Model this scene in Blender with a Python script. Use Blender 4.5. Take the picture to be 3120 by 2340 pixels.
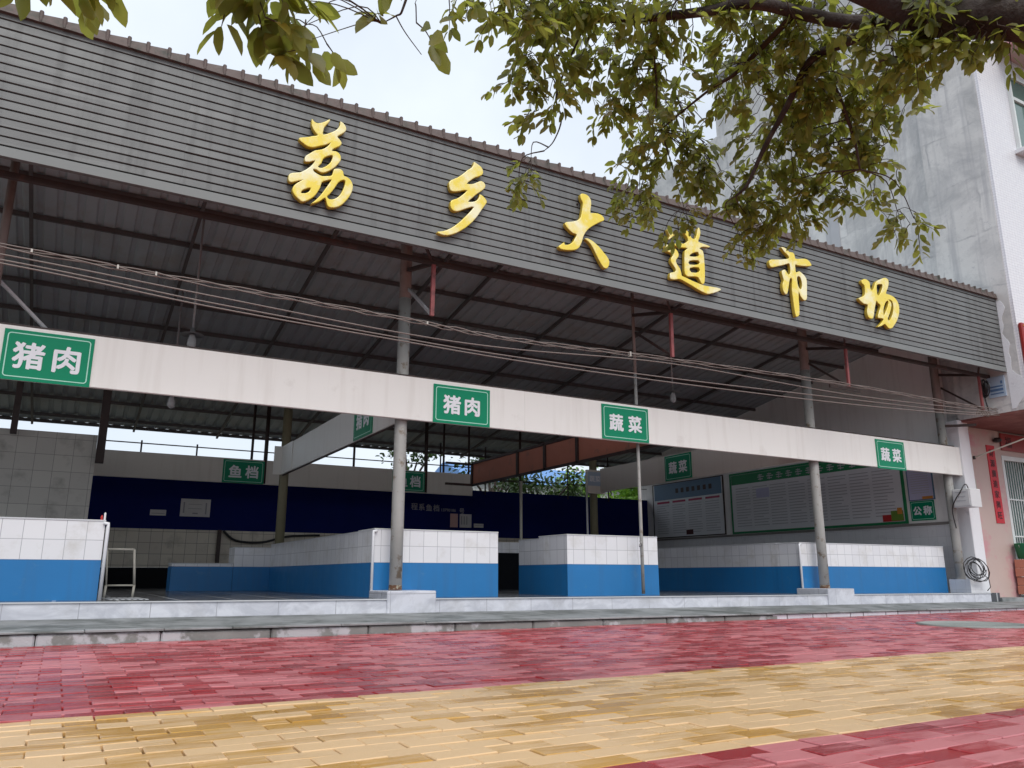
import bpy, bmesh, math, random
from mathutils import Vector, Matrix
R = math.radians
rnd = random.Random(7)
for o in list(bpy.data.objects): bpy.data.objects.remove(o)
SC = bpy.context.scene
COL = SC.collection

# ------------------------------------------------------------------ camera, sky, sun, exposure
cam_d = bpy.data.cameras.new('camera'); cam = bpy.data.objects.new('camera', cam_d); COL.objects.link(cam)
cam_d.sensor_width = 36; cam_d.lens = 27.674
cam_d.clip_start = .05; cam_d.clip_end = 2000
cam.location = (0, 0, .26)
cam.rotation_euler = (R(90 + 13.717), 0, R(-29.31))
SC.camera = cam
SUN_EL, SUN_AZ = 52, 188           # azimuth of the sun, clockwise from +Y (it stands behind the photographer)
w = bpy.data.worlds.new('World'); SC.world = w; w.use_nodes = True
wt = w.node_tree; wt.nodes.clear()
def wn(t, **k):
    n = wt.nodes.new(t)
    for a, b in k.items(): setattr(n, a, b)
    return n
sky = wn('ShaderNodeTexSky', sky_type='NISHITA', sun_disc=False, sun_elevation=R(SUN_EL), sun_rotation=R(SUN_AZ),
         air_density=1.0, dust_density=3.0, ozone_density=1.0)
b1 = wn('ShaderNodeBackground'); b1.inputs[1].default_value = .10
b2 = wn('ShaderNodeBackground'); b2.inputs[0].default_value = (.83, .905, 1.0, 1); b2.inputs[1].default_value = .84
tc = wn('ShaderNodeTexCoord'); nz = wn('ShaderNodeTexNoise'); nz.inputs['Scale'].default_value = 2.2; nz.inputs['Detail'].default_value = 5
cr = wn('ShaderNodeValToRGB'); cr.color_ramp.elements[0].position = .3; cr.color_ramp.elements[0].color = (.72,)*3 + (1,)
cr.color_ramp.elements[1].position = .62; cr.color_ramp.elements[1].color = (1,)*4
mx = wn('ShaderNodeMixShader'); wo = wn('ShaderNodeOutputWorld')
wt.links.new(sky.outputs[0], b1.inputs[0]); wt.links.new(tc.outputs['Generated'], nz.inputs[0])
wt.links.new(nz.outputs[0], cr.inputs[0]); wt.links.new(cr.outputs[0], mx.inputs[0])
wt.links.new(b1.outputs[0], mx.inputs[1]); wt.links.new(b2.outputs[0], mx.inputs[2]); wt.links.new(mx.outputs[0], wo.inputs[0])
sd = bpy.data.lights.new('sun', 'SUN'); sd.energy = 1.5; sd.angle = R(35); sd.color = (1, .96, .9)
sun = bpy.data.objects.new('sun', sd); COL.objects.link(sun)
az = R(SUN_AZ); sdir = Vector((math.sin(az)*math.cos(R(SUN_EL)), math.cos(az)*math.cos(R(SUN_EL)), math.sin(R(SUN_EL))))
sun.rotation_euler = sdir.to_track_quat('Z', 'Y').to_euler(); sun.location = (0, -10, 20)
SC.view_settings.view_transform = 'Standard'; SC.view_settings.look = 'None'
SC.view_settings.gamma = 1; SC.view_settings.use_curve_mapping = False
SC.view_settings.exposure = .42

# ------------------------------------------------------------------ materials
def new_mat(name):
    m = bpy.data.materials.new(name); m.use_nodes = True
    nt = m.node_tree; nt.nodes.clear()
    out = nt.nodes.new('ShaderNodeOutputMaterial'); p = nt.nodes.new('ShaderNodeBsdfPrincipled')
    nt.links.new(p.outputs[0], out.inputs[0])
    return m, nt, p
def N(nt, t, **k):
    n = nt.nodes.new(t)
    for a, b in k.items(): setattr(n, a, b)
    return n
def mixc(nt, fac, a, b, blend='MIX'):
    n = nt.nodes.new('ShaderNodeMix'); n.data_type = 'RGBA'; n.blend_type = blend
    for s, v in ((0, fac), (6, a), (7, b)):
        if hasattr(v, 'is_linked') or hasattr(v, 'links'): nt.links.new(v, n.inputs[s])
        elif s == 0: n.inputs[0].default_value = v
        else: n.inputs[s].default_value = tuple(v) + (1,) if len(v) == 3 else v
    return n.outputs[2]
def math1(nt, op, a, b=0.0, c=0.0):
    n = nt.nodes.new('ShaderNodeMath'); n.operation = op
    for i, v in enumerate((a, b, c)):
        if hasattr(v, 'links'): nt.links.new(v, n.inputs[i])
        else: n.inputs[i].default_value = v
    return n.outputs[0]
def noise(nt, vec, scale, detail=4, rough=.55, dist=0):
    n = nt.nodes.new('ShaderNodeTexNoise'); n.inputs['Scale'].default_value = scale
    n.inputs['Detail'].default_value = detail; n.inputs['Roughness'].default_value = rough; n.inputs['Distortion'].default_value = dist
    if vec is not None: nt.links.new(vec, n.inputs[0])
    return n.outputs[0]
def ramp(nt, fac, p0, p1, c0=(0, 0, 0), c1=(1, 1, 1)):
    n = nt.nodes.new('ShaderNodeValToRGB'); e = n.color_ramp.elements
    e[0].position = p0; e[1].position = p1; e[0].color = tuple(c0) + (1,); e[1].color = tuple(c1) + (1,)
    nt.links.new(fac, n.inputs[0]); return n.outputs[0]
def stretch(nt, vec, s):
    n = nt.nodes.new('ShaderNodeMapping'); n.inputs['Scale'].default_value = s
    nt.links.new(vec, n.inputs[0]); return n.outputs[0]
def pos(nt): return nt.nodes.new('ShaderNodeNewGeometry').outputs['Position']
def bump(nt, p, h, strength=.3, dist=.01):
    b = nt.nodes.new('ShaderNodeBump'); b.inputs['Strength'].default_value = strength; b.inputs['Distance'].default_value = dist
    nt.links.new(h, b.inputs['Height']); nt.links.new(b.outputs[0], p.inputs['Normal'])
MATS = {}
def plain(name, col, rough=.6, var=.15, scale=2.5, metal=0, stain=None, stain_at=(.58, .72), stain_scale=3.0, bumps=0, bscale=60,
          streak=None, spec=.5):
    """painted or raw surface: base colour with soft mottling, optional stains and vertical streaks, fine bump"""
    m, nt, p = new_mat(name); v = pos(nt)
    dark = tuple(c*(1-var) for c in col); lite = tuple(min(1, c*(1+var)) for c in col)
    c = mixc(nt, noise(nt, v, scale, 5), dark, lite)
    if streak:
        s = ramp(nt, noise(nt, stretch(nt, v, (9, 9, .7)), 1.0, 4), .5, .7)
        c = mixc(nt, math1(nt, 'MULTIPLY', s, streak[1]), c, streak[0])
    if stain: c = mixc(nt, ramp(nt, noise(nt, v, stain_scale, 6, .65), *stain_at), c, stain)
    nt.links.new(c, p.inputs['Base Color'])
    rr = math1(nt, 'ADD', math1(nt, 'MULTIPLY', noise(nt, v, scale*3, 3), .25), rough-.12)
    nt.links.new(rr, p.inputs['Roughness']); p.inputs['Metallic'].default_value = metal
    p.inputs['Specular IOR Level'].default_value = spec
    if bumps: bump(nt, p, noise(nt, v, bscale, 4), bumps)
    MATS[name] = m; return m
def tiles(name, c1, c2, grout, wd, ht, gap, rough=.25, off=0.0, x0=0.0, z0=0.0, dirt=None, floor=False, marble=0, var_bump=.2):
    """ceramic tiles laid on the world grid; u runs along the wall whichever way it faces"""
    m, nt, p = new_mat(name); g = nt.nodes.new('ShaderNodeNewGeometry')
    sp = nt.nodes.new('ShaderNodeSeparateXYZ'); nt.links.new(g.outputs['Position'], sp.inputs[0])
    sn = nt.nodes.new('ShaderNodeSeparateXYZ'); nt.links.new(g.outputs['Normal'], sn.inputs[0])
    cb = nt.nodes.new('ShaderNodeCombineXYZ')
    if floor:
        nt.links.new(sp.outputs[0], cb.inputs[0]); nt.links.new(sp.outputs[1], cb.inputs[1])
    else:
        side = math1(nt, 'GREATER_THAN', math1(nt, 'ABSOLUTE', sn.outputs[0]), .5)
        u = math1(nt, 'ADD', math1(nt, 'MULTIPLY', side, sp.outputs[1]), math1(nt, 'MULTIPLY', math1(nt, 'SUBTRACT', 1.0, side), sp.outputs[0]))
        nt.links.new(math1(nt, 'SUBTRACT', u, x0), cb.inputs[0]); nt.links.new(math1(nt, 'SUBTRACT', sp.outputs[2], z0), cb.inputs[1])
    b = nt.nodes.new('ShaderNodeTexBrick'); b.offset = off; b.squash = 1
    b.inputs['Scale'].default_value = 1; b.inputs['Brick Width'].default_value = wd; b.inputs['Row Height'].default_value = ht
    b.inputs['Mortar Size'].default_value = gap; b.inputs['Mortar Smooth'].default_value = .1
    b.inputs['Color1'].default_value = tuple(c1)+(1,); b.inputs['Color2'].default_value = tuple(c2)+(1,); b.inputs['Mortar'].default_value = tuple(grout)+(1,)
    nt.links.new(cb.outputs[0], b.inputs[0]); c = b.outputs[0]
    v = g.outputs['Position']
    if marble:
        mm = ramp(nt, noise(nt, stretch(nt, v, (1, 1, 1.6)), 2.2, 8, .62, 1.4), .42, .62)
        c = mixc(nt, math1(nt, 'MULTIPLY', mm, marble), c, (.36, .37, .42))
    if dirt: c = mixc(nt, ramp(nt, noise(nt, v, 2.6, 6, .65), .52, .8), c, dirt)
    nt.links.new(c, p.inputs['Base Color'])
    nt.links.new(math1(nt, 'ADD', math1(nt, 'MULTIPLY', noise(nt, v, 5, 3), .2), rough-.1), p.inputs['Roughness'])
    h = math1(nt, 'ADD', math1(nt, 'SUBTRACT', 1.0, b.outputs['Fac']), math1(nt, 'MULTIPLY', noise(nt, v, 3.5, 2), .5))
    bump(nt, p, h, var_bump, .004)
    MATS[name] = m; return m
def brick_mat(name, sat, sat2, dusty, bias):
    m, nt, p = new_mat(name); g = nt.nodes.new('ShaderNodeNewGeometry'); v = g.outputs['Position']; rp = g.outputs['Random Per Island']
    c = mixc(nt, rp, sat, sat2)
    w1 = noise(nt, v, 1.1, 3); w2 = noise(nt, stretch(nt, v, (3.2, 22, 5)), 1.0, 6, .7); w3 = noise(nt, v, 160, 3)
    f = math1(nt, 'ADD', math1(nt, 'MULTIPLY', w1, 1.1), math1(nt, 'MULTIPLY', w2, 1.15))
    r2 = math1(nt, 'FRACT', math1(nt, 'MULTIPLY', rp, 37.7))
    f = math1(nt, 'ADD', f, math1(nt, 'MULTIPLY', r2, .62))
    f = ramp(nt, math1(nt, 'ADD', f, bias), .82, 1.0) if False else math1(nt, 'SMOOTH_MIN', math1(nt, 'MAXIMUM', math1(nt, 'MULTIPLY', math1(nt, 'ADD', f, bias), 2.6), 0.0), 1.0, .25)
    c = mixc(nt, math1(nt, 'MULTIPLY', f, .86), c, dusty)
    c = mixc(nt, math1(nt, 'MULTIPLY', w3, .25), c, tuple(x*.6 for x in sat))
    nt.links.new(c, p.inputs['Base Color'])
    nt.links.new(math1(nt, 'ADD', math1(nt, 'MULTIPLY', math1(nt, 'ADD', w1, math1(nt, 'MULTIPLY', r2, .35)), .42), -.02), p.inputs['Roughness']); p.inputs['Specular IOR Level'].default_value = .5
    bump(nt, p, math1(nt, 'ADD', w3, math1(nt, 'MULTIPLY', w2, .8)), .35, .004)
    MATS[name] = m; return m
def leaf_mat(name, a, b, c_, trans):
    m, nt, p = new_mat(name); g = nt.nodes.new('ShaderNodeNewGeometry'); rp = g.outputs['Random Per Island']
    n = nt.nodes.new('ShaderNodeValToRGB'); e = n.color_ramp.elements
    e[0].color = tuple(a)+(1,); e[1].color = tuple(c_)+(1,); k = e.new(.6); k.color = tuple(b)+(1,)
    nt.links.new(rp, n.inputs[0])
    c = mixc(nt, math1(nt, 'MULTIPLY', noise(nt, g.outputs['Position'], 25, 3), .5), n.outputs[0], tuple(x*.55 for x in a))
    nt.links.new(c, p.inputs['Base Color']); p.inputs['Roughness'].default_value = .42
    t = nt.nodes.new('ShaderNodeBsdfTranslucent'); nt.links.new(mixc(nt, .5, c, (c_[0]*2, c_[1]*2, c_[2]), 'MIX'), t.inputs[0])
    mxs = nt.nodes.new('ShaderNodeMixShader'); mxs.inputs[0].default_value = trans
    out = [q for q in nt.nodes if q.type == 'OUTPUT_MATERIAL'][0]
    nt.links.new(p.outputs[0], mxs.inputs[1]); nt.links.new(t.outputs[0], mxs.inputs[2]); nt.links.new(mxs.outputs[0], out.inputs[0])
    MATS[name] = m; return m

plain('siding', (.15, .155, .155), .5, .2, 1.1, streak=((.075, .075, .075), .6), stain=(.3, .3, .3), stain_at=(.70, .76), stain_scale=11, bumps=.12)
plain('siding_recess', (.05, .05, .052), .8)
plain('ridge_tile', (.115, .082, .074), .65, .35, 5, stain=(.05, .05, .04), stain_at=(.5, .7), stain_scale=5, bumps=.3)
plain('roof_sheet', (.37, .42, .44), .55, .16, 1.2, stain=(.33, .32, .3), stain_at=(.5, .75), stain_scale=1.6)
plain('steel_dark', (.045, .028, .025), .6, .4, 6, stain=(.1, .04, .03), bumps=.15)
plain('purlin_steel', (.10, .09, .088), .6, .3, 6, stain=(.13, .08, .07))
plain('steel_red', (.28, .075, .075), .6, .25, 8, stain=(.09, .03, .03), stain_at=(.55, .7))
plain('steel_pale', (.36, .35, .36), .5, .2, 6, stain=(.15, .09, .07))
plain('pillar_paint', (.33, .325, .31), .55, .18, 5, stain=(.17, .13, .09), stain_at=(.56, .66), stain_scale=7, bumps=.2, bscale=25)
plain('pillar_primer_shade', (.2, .165, .15), .6, .3, 5, stain=(.12, .06, .05))  # brown primer; the darker tone also carries painted shade from under the roof
plain('rust', (.11, .05, .025), .8, .4, 30, stain=(.3, .28, .22), stain_at=(.5, .6), stain_scale=18, bumps=.4)
plain('pillar_olive', (.2, .18, .11), .55, .2, 5)
plain('white_panel', (.84, .835, .80), .45, .03, .8, streak=((.6, .57, .52), .22), stain=(.66, .64, .6), stain_at=(.62, .8), stain_scale=1.7)
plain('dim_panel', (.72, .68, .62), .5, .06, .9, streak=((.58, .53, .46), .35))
plain('terracotta', (.52, .2, .135), .7, .15, 2, stain=(.28, .16, .13))
plain('navy', (.004, .010, .10), .8, .25, 1.5, spec=.12)
plain('black_fill', (.008, .009, .012), .8, spec=.15)
plain('plaster_band', (.44, .44, .46), .85, .15, 1.5, streak=((.3, .3, .31), .5), bumps=.3)
plain('plaster_white', (.78, .79, .82), .8, .08, 6, stain=(.5, .5, .53), stain_at=(.6, .72), stain_scale=9, bumps=.4, bscale=30)
plain('inner_wall', (.84, .82, .81), .8, .05, .7, streak=((.6, .57, .56), .35), bumps=.1)
plain('white_paint', (.74, .75, .78), .7, .06, 1.5, stain=(.48, .49, .53), stain_at=(.62, .74), stain_scale=4, bumps=.15)
plain('pink_wall', (.55, .42, .38), .6, .08, 1.2, stain=(.58, .3, .32), stain_at=(.5, .6), stain_scale=1.3)
plain('soffit_red', (.2, .07, .06), .7, .2, 2, stain=(.3, .16, .14), stain_at=(.5, .75), stain_scale=2)
plain('red_paper', (.55, .015, .03), .55, .12, 6)
plain('dark_red', (.3, .02, .015), .4, .1, 5)
plain('ink', (.06, .005, .008), .6, .1)
plain('gold', (.86, .68, .07), .3, .06, 6, spec=.7, stain=(.9, .85, .55), stain_at=(.46, .62), stain_scale=2.2)  # the pale patches are glare painted into the gold faces
plain('gold_edge_shade', (.5, .36, .04), .4, .1, 6)  # darker letter sides: edge shade painted into the colour
plain('fascia_lip', (.19, .2, .198), .5, .1, 1.3, stain=(.2, .2, .2), stain_at=(.6, .8))
plain('yellow', (.8, .5, .05), .4)
plain('sign_green', (.0, .245, .12), .4, .06, 2.5, spec=.25)
plain('sign_white', (.8, .82, .86), .45, .03)
plain('sign_line', (.42, .76, .62), .45, .03)
plain('blue_paint', (.012, .165, .42), .45, .12, 1.4, streak=((.03, .13, .3), .35), stain=(.06, .2, .38), stain_at=(.6, .78), stain_scale=5, bumps=.12, bscale=12)
plain('slab', (.55, .56, .58), .4, .08)
plain('pvc', (.78, .79, .82), .4, .04)
plain('pvc_cream', (.6, .58, .5), .45, .1, 8)
plain('cable', (.2, .165, .15), .6, .15, 10)
plain('cable_black', (.015, .014, .016), .5, .2)
plain('clip', (.5, .48, .44), .5, .05)
plain('concrete', (.27, .28, .285), .6, .3, 2.6, stain=(.11, .12, .115), stain_at=(.42, .62), stain_scale=2.2, bumps=.3)
plain('kerb_stone', (.22, .225, .215), .85, .3, 4, stain=(.45, .46, .475), stain_at=(.505, .56), stain_scale=2.8, bumps=.5)
plain('joint_dark', (.03, .028, .025), .9)
plain('sand', (.11, .08, .06), .95, .3, 30)
plain('asphalt', (.06, .06, .06), .9, .2, 4, bumps=.3)
plain('earth', (.12, .11, .08), .95, .3, .3)
plain('bark', (.028, .017, .014), .85, .45, 14, stain=(.055, .042, .035), stain_at=(.5, .65), stain_scale=18, bumps=.9, bscale=45)
plain('twig', (.05, .032, .022), .8, .3)
plain('metal_frame', (.4, .38, .33), .5, .15, 6)
plain('paper', (.6, .57, .56), .7, .08, 6)
plain('paper_line', (.3, .29, .31), .7)
plain('paper_pink', (.6, .36, .33), .7, .1)
plain('board_grey', (.72, .73, .76), .5, .05, 1.4)
plain('board_line', (.42, .43, .46), .55)
plain('board_lilac', (.52, .52, .7), .5, .06, 2)
plain('board_blue', (.1, .19, .3), .5, .1)
plain('board_green', (.008, .2, .07), .5, .1)
plain('board_crimson', (.4, .03, .09), .5)
plain('fruit_red', (.45, .02, .02), .5); plain('fruit_green', (.14, .25, .03), .5); plain('fruit_orange', (.6, .25, .04), .5)
plain('box_grey', (.62, .63, .64), .45, .05, 4, stain=(.45, .45, .46), stain_at=(.6, .75))
plain('poster_blue', (.4, .5, .62), .5, .12, 6)
plain('poster_ink', (.09, .17, .32), .5, .1)
plain('bulb_glass', (.4, .4, .4), .2, .03)
plain('lamp_shade', (.2, .2, .2), .4, .1)
plain('tap_metal', (.35, .34, .33), .3, .1, metal=.8)
plain('manhole', (.25, .27, .255), .6, .2, 8, bumps=.5, bscale=80)
plain('bucket', (.01, .17, .07), .4, .08)
plain('roof_blue', (.1, .25, .55), .5)
plain('house_wall', (.6, .6, .58), .8)
plain('window_frame', (.7, .73, .72), .4)
plain('lead', (.22, .2, .19), .5)
tiles('tile_white', (.77, .77, .79), (.71, .71, .74), (.42, .42, .45), .2, .2145, .0035, .22, z0=.002, x0=.03, dirt=(.55, .53, .5))
tiles('tile_dado', (.74, .74, .76), (.69, .69, .72), (.55, .55, .57), .2, .2145, .0025, .3)
tiles('tile_beige', (.6, .54, .44), (.52, .46, .38), (.19, .17, .14), .25, .25, .005, .35, dirt=(.27, .235, .19))
tiles('tile_wall', (.56, .53, .48), (.51, .48, .44), (.23, .215, .19), .3, .3, .004, .35, dirt=(.27, .25, .22))
tiles('tile_step', (.66, .67, .72), (.6, .61, .67), (.33, .33, .36), .66, .4, .004, .3, x0=-.43, z0=-.35, marble=.55, dirt=(.42, .42, .44))
tiles('tile_kerb', (.62, .63, .68), (.55, .56, .6), (.16, .16, .165), .8, .3, .012, .35, x0=.1, z0=-.4, dirt=(.36, .36, .36))
tiles('tile_facade', (.78, .77, .8), (.74, .73, .77), (.58, .57, .61), .1, .06, .004, .3)
tiles('tile_floor', (.07, .075, .085), (.055, .06, .07), (.4, .41, .42), .6, .6, .02, .2, floor=True)
brick_mat('brick_red', (.25, .010, .014), (.38, .024, .03), (.62, .225, .24), -1.28)
brick_mat('brick_yellow', (.45, .225, .03), (.60, .33, .065), (.78, .55, .325), -1.14)
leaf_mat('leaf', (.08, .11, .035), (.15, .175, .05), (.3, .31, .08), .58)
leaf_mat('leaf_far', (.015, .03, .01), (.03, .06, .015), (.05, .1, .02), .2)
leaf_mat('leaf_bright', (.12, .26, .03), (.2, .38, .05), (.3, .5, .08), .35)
# plaster_custom: bare cement render, pale with float marks, damp patches and hairline joints
mp, nt, p = new_mat('plaster'); v = pos(nt)
c = mixc(nt, noise(nt, v, .8, 6), (.60, .59, .575), (.73, .715, .70))
c = mixc(nt, math1(nt, 'MULTIPLY', ramp(nt, noise(nt, v, .75, 9, .68, 1.2), .46, .66), .85), c, (.42, .42, .425))
c = mixc(nt, math1(nt, 'MULTIPLY', ramp(nt, noise(nt, v, 3.2, 8, .7), .5, .68), .6), c, (.47, .465, .46))
c = mixc(nt, math1(nt, 'MULTIPLY', ramp(nt, noise(nt, stretch(nt, v, (7, 7, .45)), 1.0, 5, .6), .52, .7), .55), c, (.36, .36, .38))
sp_ = nt.nodes.new('ShaderNodeSeparateXYZ'); nt.links.new(v, sp_.inputs[0]); wob = noise(nt, v, 1.6, 5, .6)
cb_ = nt.nodes.new('ShaderNodeCombineXYZ'); nt.links.new(math1(nt, 'ADD', sp_.outputs[1], math1(nt, 'MULTIPLY', wob, .25)), cb_.inputs[0])
nt.links.new(math1(nt, 'ADD', sp_.outputs[2], math1(nt, 'MULTIPLY', wob, .35)), cb_.inputs[1])
bk = nt.nodes.new('ShaderNodeTexBrick'); bk.offset = .4; bk.inputs['Scale'].default_value = 1; bk.inputs['Brick Width'].default_value = 2.4; bk.inputs['Row Height'].default_value = 1.25
bk.inputs['Mortar Size'].default_value = .035; bk.inputs['Mortar Smooth'].default_value = 1
bk.inputs['Color1'].default_value = (1, 1, 1, 1); bk.inputs['Color2'].default_value = (.86, .86, .86, 1); bk.inputs['Mortar'].default_value = (.93, .93, .93, 1)
nt.links.new(cb_.outputs[0], bk.inputs[0]); c = mixc(nt, 1.0, c, bk.outputs[0], 'MULTIPLY')
c = mixc(nt, math1(nt, 'MULTIPLY', bk.outputs['Fac'], math1(nt, 'MULTIPLY', ramp(nt, noise(nt, v, 2.0, 5, .6), .42, .6), .75)), c, (.33, .33, .34))
c = mixc(nt, math1(nt, 'MULTIPLY', ramp(nt, noise(nt, v, 9, 6, .7), .58, .66), .5), c, (.4, .4, .42))
nt.links.new(c, p.inputs['Base Color']); p.inputs['Roughness'].default_value = .9
bump(nt, p, noise(nt, v, 7, 6, .65), .5); MATS['plaster'] = mp
mg, nt, p = new_mat('glass_green'); p.inputs['Base Color'].default_value = (.1, .17, .15, 1); p.inputs['Roughness'].default_value = .06
p.inputs['Specular IOR Level'].default_value = .8; MATS['glass_green'] = mg

# ------------------------------------------------------------------ mesh helpers
ORG = {}
class MB:
    """collects boxes, bars, tubes and polygons in world coordinates and links them as ONE mesh object"""
    def __init__(s): s.v = []; s.f = []; s.mi = []; s.cur = 0; s.smooth = []
    def add(s, vs, fs, smooth=False):
        b = len(s.v); s.v += [tuple(q) for q in vs]
        for f in fs: s.f.append([b+i for i in f]); s.mi.append(s.cur); s.smooth.append(smooth)
        return s
    def mat(s, i): s.cur = i; return s
    def box(s, x0, x1, y0, y1, z0, z1):
        vs = [(x, y, z) for z in (z0, z1) for y in (y0, y1) for x in (x0, x1)]
        return s.add(vs, [(0, 2, 3, 1), (4, 5, 7, 6), (0, 1, 5, 4), (2, 6, 7, 3), (0, 4, 6, 2), (1, 3, 7, 5)])
    def cbox(s, x0, x1, y0, y1, z0, z1, b=.006):
        """box with chamfered vertical and top edges"""
        b = min(b, (x1-x0)/3, (y1-y0)/3, (z1-z0)/3)
        def ring(i, z): return [(x0+i, y0+b, z), (x0+b, y0+i, z), (x1-b, y0+i, z), (x1-i, y0+b, z), (x1-i, y1-b, z), (x1-b, y1-i, z), (x0+b, y1-i, z), (x0+i, y1-b, z)]
        vs = ring(0, z0) + ring(0, z1-b) + [(min(max(x, x0+b), x1-b), min(max(y, y0+b), y1-b), z1) for x, y, z in ring(0, z1)]
        fs = [tuple(range(7, -1, -1)), tuple(range(16, 24))]
        for k in (0, 8): fs += [(k+i, k+(i+1) % 8, k+8+(i+1) % 8, k+8+i) for i in range(8)]
        return s.add(vs, fs)
    def bar(s, a, b, w, h=None):
        a = Vector(a); b = Vector(b); h = h or w; d = (b-a).normalized()
        u = d.cross(Vector((0, 0, 1)))
        if u.length < .05: u = Vector((1, 0, 0))
        u.normalize(); t = u.cross(d).normalized()
        vs = [q + u*i*w/2 + t*j*h/2 for q in (a, b) for i, j in ((-1, -1), (1, -1), (1, 1), (-1, 1))]
        return s.add(vs, [(3, 2, 1, 0), (4, 5, 6, 7)] + [(i, (i+1) % 4, 4+(i+1) % 4, 4+i) for i in range(4)])
    def tube(s, pts, r, n=8, caps=True):
        pts = [Vector(q) for q in pts]; k = len(pts); rs = r if isinstance(r, (list, tuple)) else [r]*k
        vs = []; u = None
        for i, q in enumerate(pts):
            d = (pts[min(i+1, k-1)] - pts[max(i-1, 0)]).normalized()
            if u is None:
                u = d.cross(Vector((0, 0, 1)))
                if u.length < .05: u = Vector((1, 0, 0))
            u = (u - d*u.dot(d)).normalized(); t = d.cross(u)
            vs += [q + (u*math.cos(2*math.pi*j/n) + t*math.sin(2*math.pi*j/n))*rs[i] for j in range(n)]
        fs = [(i*n+j, i*n+(j+1) % n, (i+1)*n+(j+1) % n, (i+1)*n+j) for i in range(k-1) for j in range(n)]
        s.add(vs, fs, True)
        if caps:
            b = len(s.v) - len(vs)
            s.f += [[b+j for j in range(n-1, -1, -1)], [b+(k-1)*n+j for j in range(n)]]; s.mi += [s.cur]*2; s.smooth += [False]*2
        return s
    def lathe(s, c, prof, n=20):
        """prof: (radius, z) from the bottom up around the point c"""
        vs = [(c[0]+r*math.cos(2*math.pi*j/n), c[1]+r*math.sin(2*math.pi*j/n), c[2]+z) for r, z in prof for j in range(n)]
        fs = [(i*n+j, i*n+(j+1) % n, (i+1)*n+(j+1) % n, (i+1)*n+j) for i in range(len(prof)-1) for j in range(n)]
        fs += [tuple(range(n-1, -1, -1)), tuple((len(prof)-1)*n+j for j in range(n))]
        return s.add(vs, fs, len(prof) > 4)
    def prism_x(s, prof, x0, x1):
        """closed (y, z) outline swept along X"""
        n = len(prof); vs = [(x, y, z) for x in (x0, x1) for y, z in prof]
        return s.add(vs, [tuple(range(n)), tuple(range(2*n-1, n-1, -1))] + [(i, n+i, n+(i+1) % n, (i+1) % n) for i in range(n)])
    def build(s, name, mats, parent=None, origin=None):
        me = bpy.data.meshes.new(name); o = bpy.data.objects.new(name, me); COL.objects.link(o)
        if origin is None: origin = ORG[parent.name] if parent else (0, 0, 0)
        if parent: origin = ORG[parent.name]
        ox, oy, oz = origin
        me.from_pydata([(x-ox, y-oy, z-oz) for x, y, z in s.v], [], s.f)
        for m in (mats if isinstance(mats, (list, tuple)) else [mats]): me.materials.append(MATS[m])
        me.polygons.foreach_set('material_index', s.mi); me.polygons.foreach_set('use_smooth', s.smooth)
        me.update()
        if parent: o.parent = parent
        else: o.location = origin
        ORG[o.name] = tuple(origin)
        return o
def tag(o, label=None, cat=None, group=None, kind=None):
    if label: o['label'] = label
    if cat: o['category'] = cat
    if group: o['group'] = group
    if kind: o['kind'] = kind
    return o
def thing(name, loc, label, cat, group=None):
    o = bpy.data.objects.new(name, None); COL.objects.link(o); o.location = loc; o.empty_display_size = .1
    ORG[o.name] = tuple(loc); return tag(o, label, cat, group)
def struct(name, mb, m, origin=(0, 0, 0)): return tag(mb.build(name, m, None, origin), kind='structure')
def copy_tree(o, parent=None):
    c = o.copy(); COL.objects.link(c); c.parent = parent; ORG[c.name] = ORG[o.name]
    for ch in list(o.children): copy_tree(ch, c)
    return c
def text_geo(s, size, thick=.004, off=0.0):
    cu = bpy.data.curves.new('text', 'FONT'); cu.body = s; cu.size = size; cu.align_x = 'CENTER'; cu.align_y = 'CENTER'
    cu.extrude = thick; cu.offset = off; cu.resolution_u = 3
    o = bpy.data.objects.new('text', cu); COL.objects.link(o)
    me = bpy.data.meshes.new_from_object(o.evaluated_get(bpy.context.evaluated_depsgraph_get()))
    vs = [tuple(v.co) for v in me.vertices]; fs = [tuple(q.vertices) for q in me.polygons]
    bpy.data.objects.remove(o); bpy.data.curves.remove(cu); bpy.data.meshes.remove(me)
    xs = [v[0] for v in vs]; ys = [v[1] for v in vs]; cx = (min(xs)+max(xs))/2; cy = (min(ys)+max(ys))/2
    return [(x-cx, y-cy, z) for x, y, z in vs], fs
def put_text(mb, s, c, size, u, n, off=0.0, thick=.003, sx=1.0):
    """s centred on c; u = reading direction, n = direction it faces; upright. off thickens the strokes"""
    vs, fs = text_geo(s, size, thick); u = Vector(u); n = Vector(n); c = Vector(c)
    for k, (ox, oy) in enumerate(((0, 0), (1, .5), (-1, -.5), (.5, -1), (-.5, 1)) if off else ((0, 0),)):
        mb.add([c + u*(x*sx+ox*off) + Vector((0, 0, 1))*(y+oy*off) + n*(z+k*.0003) for x, y, z in vs], fs)

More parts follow.
